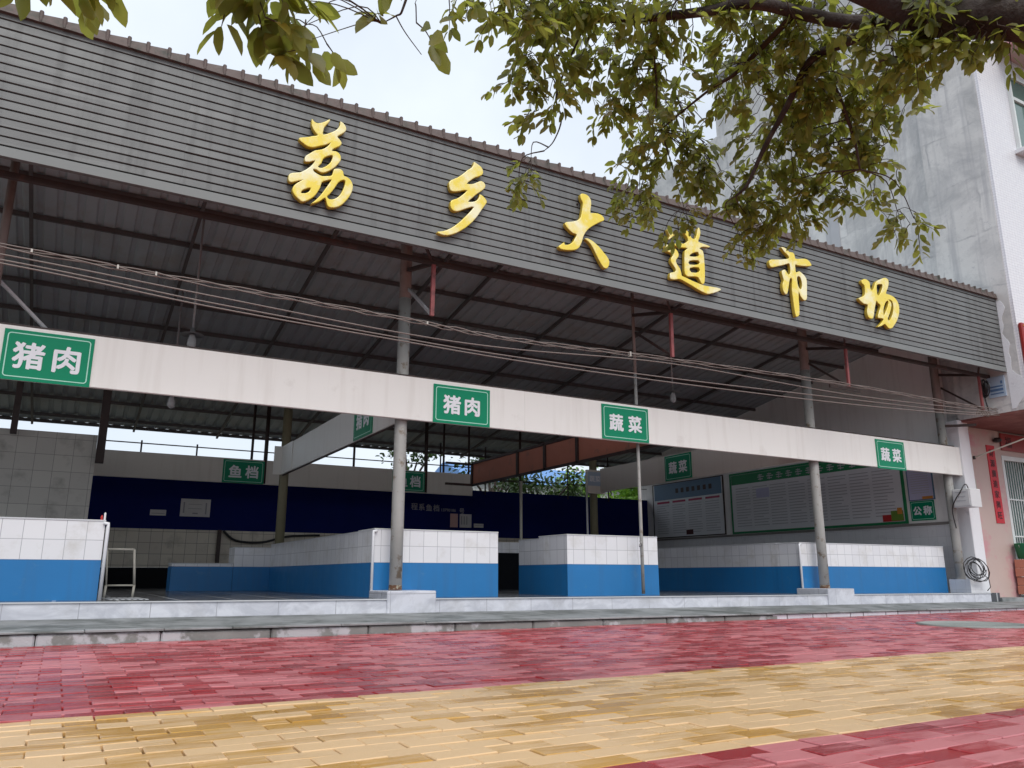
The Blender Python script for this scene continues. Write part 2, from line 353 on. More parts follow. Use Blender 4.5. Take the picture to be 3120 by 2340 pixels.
# ------------------------------------------------------------------ ground, street, steps
def tilt(mb, k=-.0042, x0=2.0):
    mb.v = [(x, y, z+k*(x-x0)) for x, y, z in mb.v]; return mb
struct('ground', MB().box(-400, 400, -400, 600, -1.0, -.55), 'earth')
struct('road', MB().box(-40, 60, -14, -1.2, -.549, -.47), 'asphalt')
struct('paving_bed', MB().box(-8, 30, -1.2, 8.04, -.548, -.335), 'sand')
def paving(name, y0, y1, m, seed):
    """running-bond bricks, every brick its own height and tilt"""
    q = random.Random(seed); mb = MB(); L, W = .23, .1145; rows = round((y1-y0)/W); W = (y1-y0)/rows
    for r in range(rows):
        y = y0 + r*W; xs = -5.2 + (L/2 if r % 2 else 0)
        for c in range(int(26/L)):
            x = xs + c*L + q.uniform(-.003, .003)
            if y > 3 and x > 19: break
            if y < 2.4 and x > 12: break
            cx, cy = x+L/2, y+W/2; tx, ty = q.gauss(0, .009), q.gauss(0, .013); h = -.312 + q.gauss(0, .0014)
            g = .0018; i = .006; vs = []
            for d, dz in ((g, -.018), (g+.0008, -.0035), (i, 0)):
                for px, py in ((x+d, y+d), (x+L-d, y+d), (x+L-d, y+W-d), (x+d, y+W-d)):
                    vs.append((px, py, h + dz + (px-cx)*tx + (py-cy)*ty))
            mb.add(vs, [(8, 9, 10, 11)] + [(k+j, k+(j+1) % 4, k+4+(j+1) % 4, k+4+j) for k in (0, 4) for j in range(4)])
    return struct(name, mb, m)
paving('paving_red', 3.965, 8.04, 'brick_red', 1)
paving('paving_yellow', 2.165, 3.965, 'brick_yellow', 2)
paving('paving_red', -1.15, 2.165, 'brick_red', 3)
# low kerb and concrete terrace in front of the step
kb = MB()
kq = random.Random(5); x = -5.0
while x < 8.6:
    l = .98; t = kq.uniform(-.006, .006); kb.cbox(x+.004, x+l-.004, 8.048, 8.16, -.33, -.232+t*.5, .016); x += l
struct('kerb', tilt(kb), 'kerb_stone')
kb = MB(); x = 8.62
while x < 23:
    kb.cbox(x+.006, x+.79, 8.05, 8.16, -.33, -.228, .006); x += .8
struct('kerb', tilt(kb), 'tile_kerb')
struct('kerb_bed', tilt(MB().box(-8, 26, 8.075, 8.155, -.5, -.222)), 'joint_dark')
tb = MB()
for i in range(60):
    a, b_ = -6+i*.5, -6+(i+1)*.5
    tb.add([(a, 8.16, -.205), (b_, 8.16, -.205), (b_, 9.29, -.165), (a, 9.29, -.165)], [(0, 1, 2, 3)])
tb.box(16.3, 26, 9.29, 11, -.5, -.10)
lq = random.Random(8); x = -6.0
while x < 25:
    l = lq.uniform(.55, 1.3); tb.cbox(x, x+l-.004, 8.028+lq.uniform(-.006, .006), 8.159, -.222, -.203+lq.uniform(-.004, .004), .006); x += l
struct('pavement', tilt(tb), 'concrete')
pf = MB().box(-6, 15.95, 9.30, 9.325, -.25, -.012)
struct('step_face', tilt(pf), 'tile_step')
struct('floor', tilt(MB().box(-6, 16.3, 9.326, 20.4, -.4, 0.0)), 'tile_floor')
struct('step_nosing', tilt(MB().box(-6, 15.95, 9.285, 9.3255, -.011, .001)), 'slab')

# ------------------------------------------------------------------ the market hall (a building with its parts)
hall = thing('market_hall', (6, 9.3, 0), 'long open-fronted market hall with grey metal fascia and dark corrugated roof', 'market hall')
# fascia: sixteen boards with open grooves between them
Z0, Z1, NB = 4.262, 5.83, 16
fc = MB(); hgt = (Z1-Z0)/NB
prof = [(8.56, Z0-.008)]
prof += [(8.50, Z0-.008)]
for i in range(NB):
    a = Z0 + i*hgt
    lo = 8.502 if i % 5 else 8.499
    prof += [(lo, a+.016), (8.505, a+hgt-.003)] if i else [(8.497, a+.014), (8.503, a+hgt-.002)]
    if i < NB-1: prof += [(8.535, a+hgt-.001), (8.535, a+hgt+.012)]
prof += [(8.56, Z1)]
n = len(prof)
xs = [-6 + k*2.225 for k in range(11)]; xs[-1] = 16.19
wq = random.Random(2)
xs = sorted(xs + [x+.012 for x in xs[1:-1:2]])
vs = []
for x in xs:
    for y, z in prof: vs.append((x, y + (wq.uniform(-.0022, .0022) if y < 8.52 else 0), z + wq.uniform(-.0015, .0015)))
fs = []
for k in range(len(xs)-1):
    for i in range(n):
        fs.append((k*n+i, k*n+(i+1) % n, (k+1)*n+(i+1) % n, (k+1)*n+i))
fc.add(vs, fs)
for i, (y, z) in enumerate(prof): pass
fascia = fc.build('fascia', ['siding', 'siding_recess'], hall)
for pl in fascia.data.polygons:
    if abs(pl.normal.y) > .9 and abs(pl.center.y + 9.3 - 8.535) < .004: pl.material_index = 1
for zc in (Z0+.05,): pass
trim = MB(); tq = random.Random(11); x = -6.0
while x < 16.35:
    l = .2*tq.uniform(.92, 1.08); h = tq.uniform(-.008, .008)
    a, b_ = x, min(x+l, 16.36)
    trim.add([(a, 8.455, Z1-.03), (b_, 8.462, Z1-.03), (b_, 8.49, Z1+.105+h), (a, 8.482, Z1+.075+h), (a, 8.80, Z1-.03), (b_, 8.80, Z1-.03), (b_, 8.78, Z1+.07), (a, 8.78, Z1+.06)],
             [(0, 1, 2, 3), (3, 2, 6, 7), (0, 3, 7, 4), (1, 5, 6, 2), (0, 4, 5, 1)])
    trim.cbox(b_-.035, b_+.006, 8.459, 8.56, Z1-.02, Z1+.118+h, .012)
    x += l
trim.build('ridge_trim', 'ridge_tile', fascia)
MB().cbox(-6, 16.188, 8.488, 8.4965, Z0-.012, Z0+.088, .003).build('bottom_lip', 'fascia_lip', fascia)
MB().box(-6, 16.2, 8.84, 8.90, 4.20, 4.26).build('frame_rail', 'steel_dark', fascia)
# roof: corrugated sheet falling towards the back, on purlins and rafters
def rz(y): return 5.92 - .1757*(y-8.5)
rp = MB(); xs = []; x = -6.0
while x < 16.18:
    for dx, dz in ((0, 0), (.14, 0), (.165, .032), (.225, .032), (.25, 0)): xs.append((x+dx, dz))
    x += .25
ys = [8.58, 11.2, 14.2, 17.2, 20.85]
vs = [(min(x, 16.19), y, rz(y)+dz+dt) for dt in (0, .006) for y in ys for x, dz in xs]; nx = len(xs); ny = len(ys); fs = []
for t in (0, 1):
    for j in range(ny-1):
        for i in range(nx-1):
            b_ = t*nx*ny + j*nx + i; q = (b_, b_+1, b_+nx+1, b_+nx); fs.append(q if t else q[::-1])
rp.add(vs, fs)
roof = rp.build('roof', 'roof_sheet', hall)
for y in (8.9, 9.9, 11.3, 12.27, 13.23, 14.2, 15.2, 16.2, 17.2, 18.2, 19.2, 20.3, 20.75):
    MB().bar((-6, y, rz(y)-.045), (16.19, y, rz(y)-.045), .045, .07).build('purlin', 'purlin_steel', roof)
for x in (-4.2, -2.2, -.9, 1.2, 3.1, 5.0, 5.93, 8.0, 9.9, 11.75, 13.8):
    MB().bar((x, 8.6, rz(8.6)-.13), (x, 20.7, rz(20.7)-.13), .045, .06).build('rafter', 'purlin_steel', roof)
# pillars along the front, their plinths and the brackets that carry the fascia
def pillar(x, y, r, ztop, m='pillar_paint', z0=0.0, prim=4.0):
    mb = MB().tube([(x, y, z0), (x, y, z0+.9), (x, y, min(prim, ztop))], r, 18)
    o = mb.build('pillar', m, hall)
    if ztop > prim: MB().tube([(x, y, prim), (x, y, ztop)], r*1.002, 18).build('upper_section', 'pillar_primer_shade', o)
    return o
def bracket(o, x, y=9.75, r=.08):
    MB().bar((x, y, 4.42), (x+.04, 8.87, 4.225), .05, .05).build('bracket_arm', 'steel_dark', o)
    MB().bar((x+.04, 8.87, 4.2), (x+.03, 8.87, 3.5), .05, .04).build('bracket_post', 'steel_red', o)
    MB().bar((x+.02, y-r, 4.12), (x+.03, 8.88, 3.52), .035, .035).build('bracket_brace', 'steel_pale' if x < 6 else 'steel_dark', o)
    MB().bar((x-.3, 8.6, 4.5), (x+.03, 8.87, 4.23), .03, .03).build('bracket_strut', 'steel_dark', o)
pa = pillar(3.77, 9.75, .082, 5.6, z0=.09); bracket(pa, 3.77)
MB().tube([(3.77, 9.75, .09), (3.77, 9.75, .12), (3.77, 9.75, .15)], [.086, .085, .083], 18, False).build('rust_ring', 'rust', pa)
MB().cbox(3.49, 4.13, 9.275, 9.94, -.2, .085, .01).build('plinth', 'tile_step', pa)
pb = pillar(11.77, 9.75, .085, 5.6, z0=.05); bracket(pb, 11.77)
MB().tube([(11.77, 9.75, .05), (11.77, 9.75, .08), (11.77, 9.75, .11)], [.089, .088, .086], 18, False).build('rust_ring', 'rust', pb)
MB().cbox(11.27, 11.93, 9.275, 9.94, -.24, .055, .01).build('plinth', 'tile_step', pb)
MB().box(11.3, 12.1, 8.86, 8.89, 3.44, 3.5).build('bracket_board', 'steel_dark', pb)
pc = pillar(15.78, 9.75, .085, 5.6, prim=3.6); bracket(pc, 15.8)
MB().bar((15.8, 9.68, 3.3), (16.1, 9.2, 3.28), .05, .05).build('bracket_stay', 'steel_dark', pc)
pd = pillar(7.75, 9.75, .026, 5.6, prim=3.42); bracket(pd, 7.75, r=.03)
pe = pillar(-.95, 9.76, .045, 5.6, prim=2.9)
MB().bar((-1.75, 9.86, 4.2), (-.2, 9.86, 2.72), .085, .03).build('knee_brace', 'steel_pale', pe)
for x, y, r, m in ((3.88, 16.62, .095, 'pillar_olive'), (11.72, 16.62, .1, 'pillar_olive')):
    o = MB().tube([(x, y, 0), (x, y, rz(y)-.1)], r, 14).build('rear_pillar', m, hall)
MB().tube([(11.5, 16.6, .3), (11.5, 16.6, 2.3)], .025, 8).build('drain_pipe', 'pvc', hall)
MB().tube([(9.57, 16.6, .3), (9.57, 16.6, 2.5)], .035, 8).build('drain_pipe', 'pvc_cream', hall)
MB().box(.36, .5, 16.2, 16.34, 2.28, 3.7).build('hanging_post', 'steel_dark', hall)
MB().box(-1.02, -.92, 16.2, 16.3, 2.7, 4.2).build('hanging_post', 'steel_dark', hall)
# sign beams: the white one along the front, the cross beams and the rear one
fb = MB(); 
for a, b_ in ((-6, -2.1), (-2.098, 5.6), (5.602, 11.2), (11.202, 16.08)): fb.box(a, b_, 9.60, 9.66, 2.282, 2.862)
fb.box(-6, 16.08, 9.605, 9.655, 2.278, 2.281)
fbeam = fb.build('front_beam', 'white_panel', hall)
MB().box(-6, 16, 9.66, 9.69, 2.866, 2.9).build('cap_rail', 'steel_dark', fbeam)
pbm = MB().box(3.77, 3.84, 9.7, 15.55, 2.282, 2.86).build('cross_beam', 'white_panel', hall)
MB().box(3.755, 3.85, 15.555, 16.4, 2.28, 2.862).box(3.6, 3.754, 16.36, 16.4, 2.28, 2.862).build('end_panel', 'white_panel', pbm)
MB().bar((3.80, 9.7, 2.27), (3.80, 16.4, 2.27), .03, .016).build('edge_strip', 'steel_dark', pbm)
rb = MB().box(8.19, 8.23, 9.7, 16.44, 2.33, 2.80).build('cross_beam', 'terracotta', hall)
rb['label'] = 'unpainted reddish-brown back of a cross beam'
rm = MB()
for y in (12.08, 13.23, 14.32, 16.47): rm.box(8.15, 8.188, y-.035, y+.035, 2.3, 2.83)
rm.bar((8.17, 9.7, 2.31), (8.17, 16.45, 2.31), .04, .05).bar((8.17, 9.7, 2.82), (8.17, 16.45, 2.82), .04, .05)
rm.bar((8.17, 16.47, 2.32), (7.5, 16.47, 2.32), .05, .05).bar((8.17, 16.47, 2.80), (7.5, 16.47, 2.80), .05, .05)
rm.build('frame', 'steel_dark', rb)
vb = MB().box(11.5, 11.57, 9.7, 16.0, 2.28, 2.86).build('cross_beam', 'dim_panel', hall)
MB().box(11.12, 11.64, 16.01, 16.1, 2.24, 2.82).build('end_panel', 'dim_panel', vb)
bb = MB().box(-6, 9.15, 18.40, 18.46, 2.283, 2.835).build('rear_beam', 'dim_panel', hall)
rl = MB().tube([(.45, 18.43, 3.03), (9.1, 18.43, 3.02)], .014, 6)
for x in (1.25, 2.37): rl.tube([(x, 18.43, 2.83), (x, 18.43, 3.09)], .018, 6)
for x, r in ((3.55, .03), (3.86, .045), (5.95, .03), (7.84, .05), (8.33, .03), (9.05, .03), (10.6, .035)): rl.tube([(x, 18.43, 2.3), (x, 18.43, rz(18.43)-.05)], r, 6)
rl.tube([(8.4, 18.43, 2.72), (11, 18.43, 2.72)], .016, 6)
for x in (8.9, 10.3, 13.1, 14.6): rl.tube([(x, 19.9, 2.5), (x, 19.9, rz(19.9)-.05)], .022, 6)
rl.tube([(9, 19.9, 2.95), (16.1, 19.9, 2.95)], .012, 6)
rl.build('rear_railing', 'steel_dark', hall)
# walls
MB().box(-6.2, -6.01, 9.3, 20.3, -.3, 1.9).build('side_wall', 'inner_wall', hall)  # unseen left end wall, added and kept low to set the interior light
MB().box(-6, 16.19, 20.0, 20.06, 1.3, 2.615).build('rear_wall', 'navy', hall)
MB().box(-6, 16.19, 19.9, 19.99, .45, 1.31).build('rear_wall_tiles', 'tile_beige', hall)
MB().box(-6, 16.19, 19.86, 19.98, -.06, .448).build('rear_wall_base', 'black_fill', hall)
MB().box(-6, .36, 16.42, 16.6, -.06, 2.815).build('partition_wall', 'tile_wall', hall)
sw = MB().box(16.2, 16.36, 9.95, 20.3, -.1, 5.9).build('side_wall', 'inner_wall', hall)
MB().box(16.178, 16.199, 9.96, 19.85, -.06, 1.32).build('tile_dado', 'tile_dado', sw)
MB().box(16.15, 16.199, 9.97, 19.85, 1.323, 1.375).build('dado_rail', 'lead', sw)
MB().cbox(16.06, 16.41, 9.56, 9.945, -.12, 3.44, .01).build('pilaster', 'white_paint', hall)
MB().box(15.66, 16.055, 9.5, 9.93, -.1, .2).build('pilaster_foot', 'tile_dado', hall)
# ------------------------------------------------------------------ stall counters
def counter(x0, x1, y0, y1, h, label, pipe=None, grp='tiled market stall counters'):
    t = thing('stall_counter', ((x0+x1)/2, y0, 0), label, 'counter', grp)
    MB().box(x0, x1, y0, y1, .4313, h-.012).build('tile_cladding', 'tile_white', t)
    MB().box(x0-.002, x1+.002, y0-.002, y1+.002, -.09, .43).build('painted_base', 'blue_paint', t)
    MB().cbox(x0-.006, x1+.006, y0-.006, y1+.006, h-.011, h+.006, .004).build('top_slab', 'slab', t)
    if pipe:
        px, py = pipe
        MB().tube([(px+(.05 if px < x0 else -.05), py+.0, h-.03), (px, py, h-.035), (px, py, h-.08), (px, py, .0)], .019, 8).build('corner_pipe', 'pvc', t)
    return t
counter(-4.2, .40, 9.95, 10.65, .862, 'white and blue tiled counter at the far left, beside a low metal frame', (.43, 9.93))
counter(3.54, 5.36, 9.95, 10.6, .862, 'white and blue counter right behind the left front pillar', (3.515, 9.93))
counter(3.54, 3.9, 10.605, 15.8, .85, 'long side counter running back from the left front pillar, shaded blue base')
counter(2.87, 3.9, 15.81, 16.35, .79, 'short rear counter at the end of the long side counter')
counter(1.79, 2.86, 15.81, 16.3, .49, 'lowest rear counter with almost only its dark blue base, near the tiled partition')
counter(6.52, 8.22, 9.95, 10.75, .862, 'white and blue counter with a tap and thin pole at its front')
counter(6.53, 6.95, 10.76, 11.4, .83, 'small counter end tucked behind the counter with the tap')
counter(11.45, 15.62, 9.95, 10.5, .842, 'long white and blue counter between the right front pillar and the white pilaster', (11.42, 9.93))
counter(11.46, 11.9, 10.505, 17.5, .85, 'long side counter running back from the right front pillar to the posters')
rc = thing('stall_counter', (8.9, 16.2, 0), 'pale shelf counter over an opening filled in black, seen through the doorway gap', 'counter', 'tiled market stall counters')
MB().box(7.6, 10.6, 16.2, 16.7, .78, 1.02).build('tile_cladding', 'tile_white', rc)
MB().box(7.6, 10.6, 16.22, 16.7, -.06, .778).build('opening_shade', 'black_fill', rc)  # solid black block painted in for the shade under the shelf

# ------------------------------------------------------------------ signs
def obox(mb, c, u, n, w_, h_, d0, d1):
    """upright slab centred on c, width along u, from depth d0 to d1 along the facing direction n"""
    c = Vector(c); u = Vector(u); n = Vector(n); z = Vector((0, 0, 1))
    vs = [c + u*i*w_/2 + z*j*h_/2 + n*d for d in (d0, d1) for i, j in ((-1, -1), (1, -1), (1, 1), (-1, 1))]
    return mb.add(vs, [(3, 2, 1, 0), (4, 5, 6, 7)] + [(i, (i+1) % 4, 4+(i+1) % 4, 4+i) for i in range(4)])
FRONT = ((1, 0, 0), (0, -1, 0)); LEFT = ((0, -1, 0), (-1, 0, 0))
def rounded(mb, c, u, n, w_, h_, r, t, d):
    """thin rounded-corner outline"""
    c = Vector(c); u = Vector(u); n = Vector(n); z = Vector((0, 0, 1)); K = 5
    def loop(k):
        pts = []
        for sx, sy, a0 in ((1, 1, 0), (-1, 1, 90), (-1, -1, 180), (1, -1, 270)):
            for i in range(K+1):
                a = R(a0 + 90*i/K); rr = r - k
                pts.append(c + u*(sx*(w_/2-r) + rr*math.cos(a)) + z*(sy*(h_/2-r) + rr*math.sin(a)) + n*d)
        return pts
    A = loop(0); B = loop(t); m_ = len(A)
    return mb.add(A+B, [(i, (i+1) % m_, m_+(i+1) % m_, m_+i) for i in range(m_)])
def stall_sign(c, w_, h_, face, chars, label, cs=.27, gap=.37, sx=1.0):
    u, n = face; c = Vector(c)
    t = thing('stall_sign', tuple(c - Vector((0, 0, h_/2))), label, 'sign', 'green stall signs')
    obox(MB(), c, u, n, w_, h_, .001, .014).build('board', 'sign_green', t)
    mb = MB(); obox(mb, c, u, n, w_, h_, .001, .014)
    rounded(MB(), c, u, n, w_*.925, h_*.88, .035, .011, .0165).build('border', 'sign_line', t)
    mb = MB()
    for i, ch in enumerate(chars):
        put_text(mb, ch, c + Vector(u)*(i-.5)*gap*w_ + Vector(n)*.0155, cs, u, n, off=.0085, thick=.0015, sx=sx)
    mb.build('lettering', 'sign_white', t); return t
stall_sign((-.36, 9.60, 2.545), .85, .55, FRONT, '猪肉', 'largest green pork sign, at the far left end of the white beam', .305, .42)
stall_sign((4.595, 9.60, 2.54), .86, .53, FRONT, '猪肉', 'green pork sign on the white beam just right of the left front pillar', .27, .36)
stall_sign((7.40, 9.60, 2.555), .895, .54, FRONT, '蔬菜', 'green vegetable sign on the white beam above the thin pole', .27, .4)
stall_sign((13.785, 9.60, 2.535), .85, .56, FRONT, '蔬菜', 'green vegetable sign near the right end of the white beam', .27, .4)
stall_sign((3.39, 18.40, 2.545), .9, .52, FRONT, '鱼档', 'dim green fish stall sign at the back, left of the inner pillar', .3, .4)
stall_sign((7.37, 18.40, 2.56), .86, .5, FRONT, '鱼档', 'dim green fish stall sign at the back, half hidden by the left front pillar', .3, .4)
stall_sign((11.5, 13.1, 2.565), .86, .55, LEFT, '蔬菜', 'dark green vegetable sign on the cross beam left of the posters', .27, .38)
s_ = stall_sign((3.847, 11.3, 2.565), .85, .55, ((0, 1, 0), (1, 0, 0)), '猪肉', 'green pork sign on the cross beam, upper half cut off by the white beam', .27, .38)
for ch in list(s_.children): bpy.data.objects.remove(ch)
bpy.data.objects.remove(s_)
stall_sign((3.77, 11.3, 2.565), .85, .55, LEFT, '猪肉', 'green pork sign on the cross beam, upper half cut off by the white beam', .27, .38)
t = thing('stall_sign', (11.38, 16.0, 2.3), 'small pale teal sign on the end of the cross beam beside the bright green trees', 'sign', 'green stall signs')
obox(MB(), (11.33, 16.009, 2.60), *FRONT, .40, .34, .001, .014).build('board', 'poster_blue', t)
mb = MB(); put_text(mb, '蔬', (11.25, 15.993, 2.6), .16, *FRONT, off=.004, thick=.001); put_text(mb, '菜', (11.42, 15.993, 2.6), .16, *FRONT, off=.004, thick=.001)
mb.build('lettering', 'sign_white', t)
# weighing-point sign and the posters on the side wall (X = 16.2)
WX = 16.2
t = stall_sign((WX, 10.66, 1.64), .56, .42, LEFT, '公称', 'green sign for the public scale, on the side wall under the lilac poster', .2, .42)
def rows(mb, c0, c1, z0, z1, k, q, x=None, full=.95, th=.012):
    """rows of printed lines between y c0 (left as read) and c1"""
    for i in range(k):
        z = z1 - (z1-z0)*(i+.5)/k; e = c0 + (c1-c0)*q.uniform(full-.35, full) if q.random() < .3 else c0 + (c1-c0)*full
        a, b_ = sorted((c0, e)); mb.add([(x, a, z-th/2), (x, b_, z-th/2), (x, b_, z+th/2), (x, a, z+th/2)], [(0, 3, 2, 1)])
    return mb
q = random.Random(21)
def frame_x(mb, y0, y1, z0, z1, w_, x0, x1):
    mb.box(x0, x1, y0, y1, z0, z0+w_).box(x0, x1, y0, y1, z1-w_, z1).box(x0, x1, y0, y0+w_, z0+w_, z1-w_).box(x0, x1, y1-w_, y1, z0+w_, z1-w_)
    return mb
t = thing('notice_board', (WX, 13.6, 1.42), 'long grey notice board with green header and columns of small print', 'notice board')
MB().box(16.165, 16.198, 11.08, 16.25, 1.40, 3.02).build('panel', 'board_grey', t)
frame_x(MB(), 11.02, 16.31, 1.385, 3.04, .055, 16.155, 16.197).build('frame', 'board_green', t)
MB().box(16.16, 16.1645, 11.09, 16.24, 2.72, 2.98).build('header', 'board_green', t)
mb = MB()
for i in range(10):
    y = 15.2 - i*.32; k = [(.0, .16), (.05, .1), (-.06, .12)]
    for dz, l in k:
        mb.add([(16.158, y-l, 2.84+dz), (16.158, y+l*.4, 2.84+dz), (16.158, y+l*.4, 2.865+dz), (16.158, y-l, 2.865+dz)], [(0, 3, 2, 1)])
    mb.add([(16.157, y-.04, 2.76), (16.157, y-.015, 2.76), (16.157, y-.015, 2.93), (16.157, y-.04, 2.93)], [(0, 3, 2, 1)])
mb.build('heading', 'board_line', t)
mb = MB()
for c in range(8):
    y1 = 16.1 - c*.615; rows(mb, y1, y1-.55, 1.55, 2.64, 15, q, 16.163, .96, .02)
mb.build('print', 'board_line', t)
MB().box(16.155, 16.163, 11.1, 11.62, 1.45, 1.6).build('fruit_picture', 'fruit_red', t)
MB().box(16.153, 16.1545, 11.1, 11.4, 1.46, 1.68).build('fruit_picture', 'fruit_green', t)
MB().box(16.151, 16.1525, 11.12, 11.24, 1.6, 1.74).build('fruit_picture', 'fruit_orange', t)
MB().box(16.158, 16.1635, 14.9, 15.35, 2.3, 2.55).build('chart', 'board_lilac', t)
t = thing('notice_board', (WX, 18.15, 1.42), 'poster with dark blue header and crimson subheads, deepest on the side wall', 'notice board')
MB().box(16.17, 16.198, 16.62, 19.65, 1.40, 3.05).build('panel', 'board_grey', t)
frame_x(MB(), 16.58, 19.69, 1.39, 3.06, .03, 16.165, 16.197).build('frame', 'steel_dark', t)
MB().box(16.165, 16.1695, 16.65, 19.6, 2.55, 3.03).build('header', 'board_blue', t)
mb = MB(); hb = MB(); lb = MB()
for c in range(4):
    y1 = 19.5 - c*.72; rows(mb, y1, y1-.6, 1.5, 2.4, 13, q, 16.168, .95, .018)
    hb.box(16.166, 16.169, y1-.6, y1-.02, 2.44, 2.5)
for i in range(7):
    y = 18.6 - i*.24; lb.add([(16.163, y-.13, 2.72), (16.163, y, 2.72), (16.163, y, 2.86), (16.163, y-.13, 2.86)], [(0, 3, 2, 1)])
mb.build('print', 'board_line', t); hb.build('subheads', 'board_crimson', t); lb.build('heading', 'steel_dark', t)
MB().box(16.166, 16.1685, 17.9, 18.2, 1.46, 1.6).build('emblem', 'ink', t)
t = thing('notice_board', (WX, 10.62, 1.95), 'narrow lilac poster on the side wall above the public scale sign', 'notice board')
MB().box(16.175, 16.198, 10.36, 10.92, 1.87, 2.75).build('panel', 'board_lilac', t)
frame_x(MB(), 10.34, 10.94, 1.86, 2.76, .02, 16.17, 16.197).build('frame', 'board_blue', t)
mb = MB(); rows(mb, 10.86, 10.42, 2.0, 2.65, 13, q, 16.173, .95, .012); mb.build('print', 'board_line', t)
MB().box(16.168, 16.1745, 10.38, 10.62, 1.88, 1.94).build('fruit_picture', 'fruit_orange', t)
# papers and lettering on the navy wall
def paper(x0, x1, z0, z1, m, label, extra=None):
    t = thing('paper_notice', ((x0+x1)/2, 20, z0), label, 'notice', 'papers on the navy wall')
    MB().box(x0, x1, 19.985, 19.998, z0, z1).build('sheet', m, t)
    if extra: extra(t)
    return t
def lines(t, L):
    mb = MB()
    for a, b_, c, d in L: mb.add([(a, 19.983, c), (b_, 19.983, c), (b_, 19.983, d), (a, 19.983, d)], [(0, 1, 2, 3)])
    mb.build('print', 'paper_line', t)
paper(2.33, 2.99, 1.62, 2.03, 'paper', 'wide white paper pinned in the middle of the navy wall at left', lambda t: lines(t, [(2.39, 2.42, 1.7, 1.95), (2.88, 2.91, 1.68, 1.95), (2.6, 2.72, 1.68, 1.71), (2.5, 2.8, 1.8, 1.81), (2.5, 2.8, 1.9, 1.91)]))
paper(1.69, 2.03, 1.62, 1.75, 'paper', 'small pale strip pinned left of the wide white paper', lambda t: lines(t, [(1.72, 2.0, 1.66, 1.675)]))
paper(9.27, 9.5, 1.57, 1.94, 'paper_pink', 'reddish paper on the navy wall above the left front counter')
paper(9.56, 9.92, 1.57, 1.94, 'paper', 'greyish paper right of the reddish one on the navy wall', lambda t: lines(t, [(9.6, 9.63, 1.65, 1.88), (9.68, 9.71, 1.65, 1.88), (9.76, 9.79, 1.65, 1.88)]))
paper(10.0, 10.3, 1.58, 1.69, 'paper', 'small red and white strip low on the navy wall', lambda t: lines(t, [(10.02, 10.28, 1.63, 1.64)]))
mb = MB()
for i, ch in enumerate('程系鱼档'): put_text(mb, ch, (8.2+i*.215, 19.993, 2.09-i*.006), .2, *FRONT, off=.003, thick=.002)
mb2 = MB(); put_text(mb2, '13790186', (9.22, 19.993, 2.03), .115, *FRONT, off=.002, thick=.002); put_text(mb2, '号', (9.62, 19.993, 2.02), .17, *FRONT, off=.003, thick=.002)
wl = thing('wall_lettering', (9, 19.99, 2), 'faint pale lettering and number painted on the navy wall', 'lettering')
mb.build('words', 'paper_line', wl); mb2.build('number', 'paper_line', wl)

